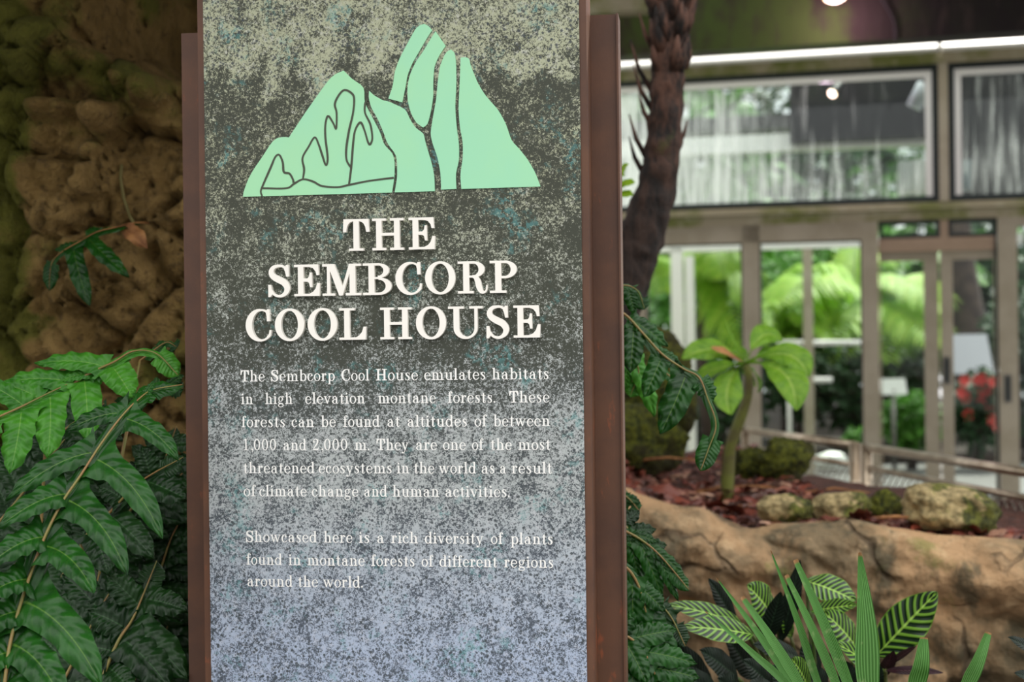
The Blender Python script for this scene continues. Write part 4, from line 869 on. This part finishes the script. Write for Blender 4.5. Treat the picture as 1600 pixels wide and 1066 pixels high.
# little yellow-green sprig beside the trunk
sg = thing('sprig', P(965, 340, 4.0), 'yellow-green leafy sprig between the sign edge and the palm trunk', 'plant')
M['lime'] = leaf_mat('lime_leaf', (120, 170, 20), (170, 210, 40), (190, 220, 90), .4, .4)
m_ = MB(); m_.tube([P(930, 800, 4.3), P(940, 500, 4.1), P(955, 350, 4.0), P(966, 310, 4.0), P(970, 268, 4.0)], .004, 6); m_.build('stem', M['stalk'], sg)
for bx, by, tx, ty in ((968, 290, 992, 287), (968, 275, 982, 258), (966, 305, 989, 306), (966, 300, 950, 285)):
    m_ = MB(); b, t_ = P(bx, by, 4.0), P(tx, ty, 3.96); blade(m_, bez(b, (b + t_) / 2 + Vector((0, 0, .01)), t_, 10), .017, CAMN, 3, oval, .1, 2, .1); m_.build('leaf', M['lime'], sg)
# ------------------------------------------------------------------ stones, mossy boulders, litter, railing
t = NT('mossy_stone'); c_ = t.coord(); n1 = t.noise(c_, 7, 5, .65); n2 = t.noise(c_, 40, 5, .65); gi = t.n('NewGeometry'); sx = t.n('SeparateXYZ'); t.l(gi.outputs['Normal'], sx.inputs[0])
oi = t.n('ObjectInfo')
cc = t.mix(t.ramp(n2, .35, .65), lin((112, 100, 66)), lin((184, 164, 118)))
mo = t.math('ADD', n1, t.math('MULTIPLY', sx.outputs[0], .16)); mo = t.math('ADD', mo, t.math('MULTIPLY', sx.outputs[2], .04))
cc = t.mix(t.ramp(mo, .50, .58, 0, .95), cc, t.mix(t.ramp(n2, .35, .65), lin((40, 46, 14)), lin((100, 104, 30)))); t.col(cc); t.rough(.9); t.bump(n2, .7, .02); M['stone'] = t.m
t = NT('thick_moss'); c_ = t.coord(); n2 = t.noise(c_, 50, 6, .7); n1 = t.noise(c_, 7, 4, .6)
cc = t.mix(t.ramp(n2, .35, .65), lin((40, 48, 12)), lin((118, 122, 30))); cc = t.mix(t.ramp(n1, .45, .6, 0, .7), cc, lin((48, 38, 22))); t.col(cc); t.rough(1); t.bump(n2, 1, .03); M['moss'] = t.m
def ico(sub=4):
    import bmesh
    bm = bmesh.new(); bmesh.ops.create_icosphere(bm, subdivisions=sub, radius=1); bm.verts.ensure_lookup_table()
    r = [v.co.copy() for v in bm.verts], [tuple(v.index for v in f.verts) for f in bm.faces]; bm.free(); return r
ICO = ico(5)
def stone(name, px, py, d, rx, rz, label, cat, seed, mat='stone', ry=None, group=None, lump=.22, sit=True, tilt=0.):
    c = P(px, py, d); k = d / FPX; rx *= k; rz *= k; ry = ry or rx * .75
    if sit: pass
    mb = MB(); vs = []
    for v in ICO[0]:
        s = Vector((seed * 7.1, seed * 3.3, 0))
        f = 1 + lump * noise.fractal(v * 1.1 + s, 1, 2, 3) + .05 * noise.fractal(v * 5 + s, 1, 2, 5)
        if mat == 'moss': f += .05 * noise.fractal(v * 12 + s, 1, 2, 4)
        ex = .85 if mat == 'stone' else 1.0
        q = Vector((math.copysign(abs(v.x) ** ex, v.x) * rx, v.y * ry, math.copysign(abs(v.z) ** ex, v.z) * rz)) * f
        vs.append(Vector((c.x + q.x * math.cos(tilt) + q.z * math.sin(tilt), c.y + q.y, c.z - q.x * math.sin(tilt) + q.z * math.cos(tilt))))
    mb.add(vs, ICO[1]); o = mb.build(name, M[mat], None, True, (c.x, c.y, c.z - rz)); return tag(o, label, cat, group)
GS = 'stones along the planter edge'
stone('stone', 1226, 797, 4.18, 42, 22, 'flat tan stone at the left end of the row on the planter edge', 'stone', 1, group=GS)
bpy.data.objects['stone']['label'] = 'flat pale tan stone nearest the leaf litter on the planter edge'
stone('stone', 1314, 795, 4.2, 45, 26, 'tan stone with a mossy shoulder, second of the row on the planter edge', 'stone', 2, group=GS, tilt=-.1)
stone('stone', 1383, 793, 4.3, 27, 27, 'small round moss-green stone tucked between two bigger stones', 'stone', 3, 'moss', group=GS)
stone('stone', 1486, 797, 4.1, 70, 36, 'largest boulder of the planter edge with a thick moss back', 'stone', 5, group=GS, lump=.3, tilt=.12)
stone('boulder', 1228, 722, 5.1, 42, 38, 'mossy lumpy boulder behind the broadleaf plant by the railing', 'boulder', 6, 'moss', lump=.3)
stone('boulder', 1172, 728, 5.2, 26, 30, 'small dark mossy boulder right behind the plant stem', 'boulder', 7, 'moss', lump=.3)
stone('boulder', 1025, 610, 5.3, 64, 86, 'tall dark mossy mound behind the arching fern frond', 'boulder', 8, 'moss', lump=.25)
stone('boulder', 990, 690, 5.0, 75, 60, 'broad brown mossy rock at the back of the leaf litter behind the sign', 'boulder', 9, 'moss', lump=.25)
# leaf litter
t = NT('litter_leaf'); gi = t.n('NewGeometry'); cr_ = t.n('ValToRGB'); t.l(gi.outputs['Random Per Island'], cr_.inputs[0])
e = cr_.color_ramp.elements; e[0].color = lin((58, 30, 24)); e[1].color = lin((176, 140, 116))
for p_, c in ((.25, (96, 44, 34)), (.5, (126, 58, 40)), (.72, (84, 52, 44)), (.86, (150, 96, 78))): q = e.new(p_); q.color = lin(c)
t.col(cr_.outputs[0]); t.rough(.45); M['litter'] = t.m
rnd = random.Random(11); mb = MB()
def dead(mb, p, l_, w_, yaw, tilt):
    d = Vector((math.cos(yaw), math.sin(yaw), tilt)).normalized(); N = Vector((rnd.uniform(-.5, .5), rnd.uniform(-.7, .2), 1)).normalized()
    cv = bez(p, p + d * l_ * .5 + N * l_ * rnd.uniform(.1, .35), p + d * l_, 6); blade(mb, cv, w_, N, 2, oval, .25, 2, .1, rnd.uniform(-.5, .5), 0, rnd.uniform(0, 6))
def litter_spot():
    while True:
        x = rnd.uniform(.22, 1.7); e_ = edge_at(x); y = e_.y + .1 + rnd.random() ** 1.3 * (1.9 if x < 1 else .5)
        if x > 1.1 and y > e_.y + .4: continue
        return x, y
for k in range(1500):
    x, y = litter_spot(); dead(mb, Vector((x, y, soilz(x, y) + rnd.uniform(-.004, .02))), rnd.uniform(.03, .085), rnd.uniform(.007, .017), rnd.uniform(0, 6.28), rnd.uniform(-.2, .35))
o = mb.build('leaf_litter', M['litter']); tag(o, 'reddish brown litter of small dry leaves covering the planter soil', 'leaf litter', None, 'stuff')
for k in range(26):
    x, y = litter_spot(); mb = MB(); p = Vector((x, y, soilz(x, y) + .006)); dead(mb, p, rnd.uniform(.09, .14), rnd.uniform(.022, .034), rnd.uniform(0, 6.28), rnd.uniform(0, .5))
    o = mb.build('dead_leaf', M['litter'], None, True, p); tag(o, 'large curled reddish brown leaf lying on the planter litter', 'leaf', 'large dead leaves on the planter')
for k in range(9):
    x, y = litter_spot(); p = Vector((x, y, soilz(x, y) + .012)); yaw = rnd.uniform(-.6, .6); l_ = rnd.uniform(.18, .4); mb = MB()
    mb.tube([p, p + Vector((math.cos(yaw), math.sin(yaw), .03)) * l_ * .5 + Vector((0, 0, .015)), p + Vector((math.cos(yaw + .2), math.sin(yaw + .2), 0)) * l_], [.006, .005, .002], 6)
    o = mb.build('twig', M['dry'], None, True, p); tag(o, 'thin dry tan twig lying in the planter litter', 'twig', 'twigs in the planter litter')
# railing: two panels meeting at a pair of posts
M['rail'] = mottled('weathered_tube', (196, 180, 158), (150, 132, 110), 8, .3, 0, None, .75)
M['wire'] = plain('wire_mesh', (150, 144, 132), .45, .5)
def railing(label, a, b, ph, drop=(0, .085, .235), post_a=True, post_b=True):
    o = thing('railing', Vector((a.x, a.y, 0)), label, 'railing', 'steel mesh railings beside the path')
    for k, dz_ in enumerate(drop):
        m_ = MB(); off = Vector((0, 0, dz_)); m_.tube([a - off, b - off], .0185 if k == 0 else .0125, 10); m_.build('rail', M['rail'], o)
    for e_, on in ((a, post_a), (b, post_b)):
        if on:
            m_ = MB(); m_.tube([Vector((e_.x, e_.y, 0)), e_ + Vector((0, 0, .012))], .024, 12); m_.build('post', M['rail'], o)
    m_ = MB(); L_ = (b - a).length; dv = (b - a) / L_; s_ = .05; h = .42
    k = -h
    while k < L_:
        for sg_ in (1, -1):
            x0, x1 = k, k + h
            y0, y1 = (0, h) if sg_ > 0 else (h, 0)
            if x0 < 0: y0 += (0 - x0) * (y1 - y0) / (x1 - x0); x0 = 0
            if x1 > L_: y1 = y0 + (L_ - x0) * (y1 - y0) / (x1 - x0); x1 = L_
            if x1 - x0 > .005: m_.tube([a + dv * x0 - Vector((0, 0, .085 + y0)), a + dv * x1 - Vector((0, 0, .085 + y1))], .0024, 4, cap=False)
        k += s_
    m_.build('wire_mesh', M['wire'], o)
    return o
def zat(px, py, z): r = ray(px, py); k = (z - EYE) / r.z; return P(px, py, k)
RZ = .99
A = zat(1165, 672, RZ); B = zat(1336, 696, RZ); B2 = zat(1354, 699, RZ); D = zat(1600, 738, RZ); D = B2 + (D - B2) * 1.6
railing('far steel railing with wire mesh running from the mossy boulder to the paired posts', A, B, 0)
railing('near steel railing with wire mesh running from the paired posts down behind the largest boulder', B2, D, 0)
# ------------------------------------------------------------------ inside and beyond the glasshouse
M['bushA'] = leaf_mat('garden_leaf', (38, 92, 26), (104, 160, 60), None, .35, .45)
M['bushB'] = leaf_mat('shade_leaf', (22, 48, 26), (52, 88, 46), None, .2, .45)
M['palmleaf'] = leaf_mat('sunlit_palm_leaf', (120, 176, 50), (190, 220, 90), None, .5, .4)
M['palmdark'] = leaf_mat('palm_leaf', (60, 116, 44), (120, 170, 70), None, .4, .4)
M['trunk'] = mottled('grey_bark', (58, 48, 44), (84, 70, 62), 6, .85, .5)
def G(px, py, d): return P(px, py, d)
def leafblob(name, c, r, n, mat, label, cat, size=.09, seed=0, group=None, flowers=0, kind='foliage'):
    rn = random.Random(seed); c = Vector(c); o = thing(name, (c.x, c.y, 0), label, cat, group); mb = MB()
    for k in range(n):
        v = Vector((rn.gauss(0, 1), rn.gauss(0, 1), rn.gauss(0, 1))).normalized() * rn.random() ** .4
        p = c + Vector((v.x * r[0], v.y * r[1], v.z * r[2])); d = (Vector((v.x, v.y, v.z * .5)) + Vector((rn.uniform(-.8, .8), rn.uniform(-.8, .8), rn.uniform(-.6, .6)))).normalized(); l_ = size * rn.uniform(.7, 1.4)
        N = Vector((rn.uniform(-.6, .6), rn.uniform(-1, .2), rn.uniform(.2, 1))).normalized()
        blade(mb, [p, p + d * l_ * .5 + N * l_ * .08, p + d * l_ - Vector((0, 0, l_ * .15))], l_ * .28, N, 1, lambda s: (.3, 1, .06)[int(s * 2)])
    mb.build(kind, M[mat], o)
    m_ = MB()
    for k in range(5): e_ = c + Vector((rn.uniform(-.5, .5) * r[0], rn.uniform(-.5, .5) * r[1], rn.uniform(-.2, .4) * r[2])); m_.tube([(c.x + rn.uniform(-.08, .08), c.y, 0), (c + e_) / 2 - Vector((0, 0, .1)), e_], [.02, .014, .006], 5)
    m_.build('stem', M['trunk'], o)
    if flowers:
        for k in range(flowers):
            v = Vector((rn.uniform(-.9, .9), -abs(rn.gauss(.6, .2)), rn.uniform(-.5, .8))); p = c + Vector((v.x * r[0], v.y * r[1], v.z * r[2])); m_ = MB()
            for j in range(6): q = j * 1.05; dd = Vector((math.cos(q), -.4, math.sin(q))); blade(m_, [p, p + dd * .04, p + dd * .075], .025, Vector((0, -1, .2)), 1, oval)
            m_.build('flower', M['red'], o)
    return o
M['red'] = plain('red_petal', (206, 54, 44), .5)
def palm_frond(parent, base, tip, rise, mat, n=34, L=.5, W=.02, seed=0, droop=.5):
    rn = random.Random(seed); base, tip = Vector(base), Vector(tip); C = bez(base, (base + tip) / 2 + Vector((0, 0, rise)), tip, n); mb = MB()
    for i in range(3, n + 1):
        s = i / n; d = (C[min(i + 1, n)] - C[i - 1]).normalized(); a = d.cross(Vector((0, 0, 1))).normalized()
        for sg_ in (1, -1):
            l_ = L * math.sin(math.pi * (.15 + .8 * s)) * rn.uniform(.85, 1.1); v = (d * .55 + a * sg_ * .8 + Vector((0, 0, .15))).normalized()
            p = C[i]; blade(mb, [p, p + v * l_ * .5 + Vector((0, 0, -.02)), p + v * l_ + Vector((0, 0, -droop * l_))], W, Vector((0, -.5, 1)), 1, lambda s_: (.7, 1, .08)[int(s_ * 2)])
    f = mb.build('frond', M[mat], parent); m_ = MB(); m_.tube(C, [.014 * (1 - .8 * i / n) for i in range(n + 1)], 5); m_.build('midrib', M['stalk'], f); return f
def garden_palm(label, px, py, d, fr, mat, seed, L=.5, W=.022):
    hub = G(px, py, d); o = thing('garden_palm', (hub.x, hub.y, 0), label, 'palm', 'palms beyond the glasshouse')
    m_ = MB(); m_.tube([(hub.x + .1, hub.y + .1, 0), (hub.x, hub.y, hub.z * .6), hub], [.09, .07, .05], 8); m_.build('trunk', M['trunk'], o)
    for k, (tx, ty, dd, rise) in enumerate(fr): palm_frond(o, hub, G(tx, ty, d + dd), rise, mat, 34, L, W, seed * 10 + k)
    return o
garden_palm('sunlit palm with arching yellow-green fronds behind the wide middle pane', 1330, 520, 18.5, [(1200, 520, -1, .9), (1470, 480, -1.2, 1.0), (1260, 420, -.5, .5), (1400, 400, 0, .6), (1340, 380, 1, .3), (1225, 470, -1.5, .9), (1455, 535, -1.6, .8), (1290, 560, -1.5, .9), (1390, 560, -1.5, .9)], 'palmleaf', 1, .75, .035)
garden_palm('palm with long hanging fronds behind the narrow pane beside the trunk', 1095, 470, 16.5, [(1180, 480, -.5, .9), (1110, 380, 0, .3), (1150, 400, -.3, .6), (1040, 450, -.5, .7), (1165, 560, -.8, 1.0), (1070, 380, .5, .4), (1130, 430, -1, .9)], 'palmleaf', 2, .6, .03)
garden_palm('darker palm leaning behind the double doors', 1430, 460, 20, [(1375, 420, -.5, .6), (1480, 410, -.5, .6), (1540, 440, -.7, .7), (1430, 380, 0, .3), (1400, 500, -.8, .7)], 'palmdark', 3, .6, .028)
garden_palm('low feathery palm behind the lower middle pane', 1225, 560, 17.5, [(1195, 480, -.4, .5), (1260, 500, -.4, .5), (1300, 530, -.4, .5), (1225, 440, 0, .2), (1200, 560, -.5, .5)], 'palmleaf', 4, .45, .03)
GB = 'shrubs beyond the glass'
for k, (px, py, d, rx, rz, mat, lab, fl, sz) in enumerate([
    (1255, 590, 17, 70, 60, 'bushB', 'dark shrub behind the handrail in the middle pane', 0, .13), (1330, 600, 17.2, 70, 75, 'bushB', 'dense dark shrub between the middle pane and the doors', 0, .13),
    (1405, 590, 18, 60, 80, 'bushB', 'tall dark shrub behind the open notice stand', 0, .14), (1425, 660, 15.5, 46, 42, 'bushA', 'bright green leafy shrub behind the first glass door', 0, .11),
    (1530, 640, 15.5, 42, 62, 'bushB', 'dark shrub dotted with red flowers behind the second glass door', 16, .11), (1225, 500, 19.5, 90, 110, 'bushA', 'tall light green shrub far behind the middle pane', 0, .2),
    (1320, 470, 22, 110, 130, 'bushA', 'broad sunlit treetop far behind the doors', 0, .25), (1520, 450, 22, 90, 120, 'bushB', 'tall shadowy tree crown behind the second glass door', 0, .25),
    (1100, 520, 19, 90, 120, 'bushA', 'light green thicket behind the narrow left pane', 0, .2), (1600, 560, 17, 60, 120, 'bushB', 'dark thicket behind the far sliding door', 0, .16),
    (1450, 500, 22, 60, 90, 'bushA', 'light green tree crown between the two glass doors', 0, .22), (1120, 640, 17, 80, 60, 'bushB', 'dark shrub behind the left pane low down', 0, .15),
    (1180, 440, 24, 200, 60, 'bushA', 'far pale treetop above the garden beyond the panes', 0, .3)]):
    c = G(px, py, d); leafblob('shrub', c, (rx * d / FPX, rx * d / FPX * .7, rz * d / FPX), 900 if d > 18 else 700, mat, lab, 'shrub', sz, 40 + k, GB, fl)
# trunk, notice stands, handrail, kerb and inner screen seen through the panes
o = thing('garden_tree', G(1508, 700, 19), 'dark tree trunk standing behind the second glass door', 'tree'); m_ = MB(); m_.tube(catmull([G(1530, 720, 19), G(1520, 600, 19), G(1508, 480, 19), G(1495, 390, 19), G(1490, 250, 19)], 14), [.3, .27, .25, .24, .24, .24, .23, .23, .22, .22, .22, .21, .2, .2, .2], 10); m_.build('trunk', M['trunk'], o)
M['panelgrey'] = plain('pale_board', (188, 190, 196), .4); M['panelwhite'] = plain('white_board', (232, 236, 228), .4)
def stand(label, px0, py0, px1, py1, d, mat, tilt=.1):
    a, b = G(px0, py1, d), G(px1, py0, d); o = thing('notice_stand', (a.x * .5 + b.x * .5, d, 0), label, 'notice stand', 'notice stands in the garden')
    m_ = MB(); q = [(a.x, d, a.z), (b.x, d, a.z), (b.x, d + tilt, b.z), (a.x, d + tilt, b.z)]; m_.add(q + [(x, y + .03, z) for x, y, z in q], [(0, 1, 2, 3), (7, 6, 5, 4), (0, 4, 5, 1), (1, 5, 6, 2), (2, 6, 7, 3), (3, 7, 4, 0)]); m_.build('board', M[mat], o, False)
    m_ = MB(); m_.tube([((a.x + b.x) / 2, d + .04, 0), ((a.x + b.x) / 2, d + .04, a.z + .05)], .025, 8); m_.build('post', M['steelgrey'], o)
stand('small white notice stand behind the first glass door', 1377, 592, 1418, 617, 15, 'panelwhite')
stand('large grey notice board behind the second glass door', 1487, 522, 1553, 585, 16, 'panelgrey', .25)
m_ = MB(); o = thing('garden_handrail', G(1300, 560, 15.5), 'pale metal handrail crossing behind the wide middle pane', 'handrail')
for za in (536, 594): m_ = MB(); m_.tube([G(1215, za, 15.5), G(1345 if za < 560 else 1300, za, 15.5)], .03, 8); m_.build('rail', M['white'], o)
for xx in (1232,): p = G(xx, 536, 15.5); m_ = MB(); m_.tube([(p.x, p.y, 0), p], .025, 8); m_.build('post', M['white'], o)
# inner screen of the lobby: pale posts and header
FI = Frame(FB.W(0, 2.6, 0), math.radians(14))
def ib(name, px0, px1, py0, py1, z0=None, mat='white'):
    x0, _ = FI.hit(px0, 500); x1, _ = FI.hit(px1, 500); zt = FI.hit(px0, py0)[1]; zb = z0 if z0 is not None else FI.hit(px0, py1)[1]
    m_ = MB(); m_.box((x0, 0, zb), (x1, .1, zt), FI); return struct(m_.build(name, M[mat], None, False))
ib('trim_12', 1255, 1270, 388, 0, 0, 'frame'); ib('trim_13', 1049, 1067, 388, 0, 0); ib('trim_14', 1071, 1084, 400, 0, 0); ib('trim_15', 940, 1600, 383, 397)
c = G(1300, 690, 15.2); kb = stone('boulder', 1295, 683, 15.2, 26, 14, 'pale smooth boulder on the garden floor behind the middle pane', 'boulder', 12, 'panelwhite', lump=.2); kb.location.z = .03
for k, (px, py, r_) in enumerate(((1240, 700, 20), (1340, 690, 16))): leafblob('shrub', G(px, py - 5, 15.6), (r_ * .007, .1, r_ * .006), 120, 'bushA', ('low pale plant beside the white boulder behind the middle pane', 'small bright plant at the foot of the door post')[k], 'shrub', .08, 70 + k, GB)
bed('ground_garden', -6, 9, 16.2, 30, lambda x, y: .08 + .05 * noise.noise(Vector((x, y, 0))), M['soil'], 20, 14)
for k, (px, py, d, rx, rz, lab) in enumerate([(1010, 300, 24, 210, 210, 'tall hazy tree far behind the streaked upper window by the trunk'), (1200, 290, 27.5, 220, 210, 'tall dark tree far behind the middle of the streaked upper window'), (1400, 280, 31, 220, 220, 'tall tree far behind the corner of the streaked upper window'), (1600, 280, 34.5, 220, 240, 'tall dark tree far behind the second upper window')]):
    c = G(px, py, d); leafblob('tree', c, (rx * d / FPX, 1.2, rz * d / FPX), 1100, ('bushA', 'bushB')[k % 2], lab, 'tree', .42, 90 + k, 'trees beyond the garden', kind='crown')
m_ = MB(); m_.box((FB.hit(1496, 200)[0], 1.6, 2.55), (FB.hit(1740, 200)[0], 1.7, 4.2), FB); struct(m_.build('dark_interior_panel', plain('interior_dark', (40, 38, 40), .6), None, False))  # dark panel added behind the second upper window for its dim interior
# roof structure and fittings behind the streaked upper panes
a = FI.hit(1300, 232)[1]; b = FI.hit(1300, 205)[1]
m_ = MB(); m_.box((FI.hit(900, 200)[0], 0, a), (FI.hit(1720, 200)[0], .2, b), FI); struct(m_.build('ceiling_purlin', M['white'], None, False))
zc = FI.hit(1400, 150)[1]
m_ = MB(); m_.box((FI.hit(1235, 150)[0], -.2, zc - .45), (FI.hit(1720, 150)[0], .0, zc + 1.4), FI); struct(m_.build('ceiling_plate', plain('dark_soffit', (34, 32, 36), .6), None, False))
m_ = MB(); m_.box((FI.hit(900, 150)[0], .3, b + .1), (FI.hit(1720, 150)[0], 1.2, b + .25), FI); struct(m_.build('ceiling_deck', plain('dark_deck', (44, 44, 46), .6), None, False))
def boxthing(name, label, cat, px0, py0, px1, py1, dep, mat, thick):
    x0, z1 = FB.hit(px0, py0, dep); x1, z0 = FB.hit(px1, py1, dep); o = thing(name, FB.W((x0 + x1) / 2, dep, z0), label, cat)
    m_ = MB(); m_.box((x0, dep, z0), (x1, dep + thick, z1), FB); m_.build('case', M[mat], o, False)
    m_ = MB(); m_.box((x0 + .03, dep - .006, z0 + .03), (x1 - .03, dep, z1 - .03), FB); m_.build('cover', M[mat], o, False); return o
boxthing('equipment_box', 'white equipment box behind the lower corner of the streaked upper window', 'box', 1404, 251, 1452, 300, .25, 'white', .2)
boxthing('equipment_box', 'grey equipment box behind the far upper window', 'box', 1487, 250, 1518, 296, .105, 'panelgrey', .2)
spotlamp(FB.W(*[FB.hit(1300, 147, .5)[0], .5, FB.hit(1300, 147, .5)[1]]), (-.55, -.55, -.6), 'small lit spotlight added behind the streaked upper window for a lamp reflection', 6, .042, (0.05, .1, .15))  # lamp added inside to stand for the reflection of the outer spotlight
p0, p1 = FB.hit(1446, 132, .4), FB.hit(1428, 168, .4)
o = thing('floodlight', FB.W(p0[0], .4, p0[1]), 'tilted pale cylindrical floodlight behind the corner of the upper window', 'lamp')
m_ = MB(); m_.tube([FB.W(p0[0], .4, p0[1]), FB.W(p1[0], .4, p1[1])], .07, 14); m_.build('housing', M['panelgrey'], o); m_ = MB(); m_.tube([FB.W(p0[0], .4, p0[1]), FB.W(p0[0] + .05, .45, p0[1] + .35)], .012, 6); m_.build('bracket', M['black'], o)
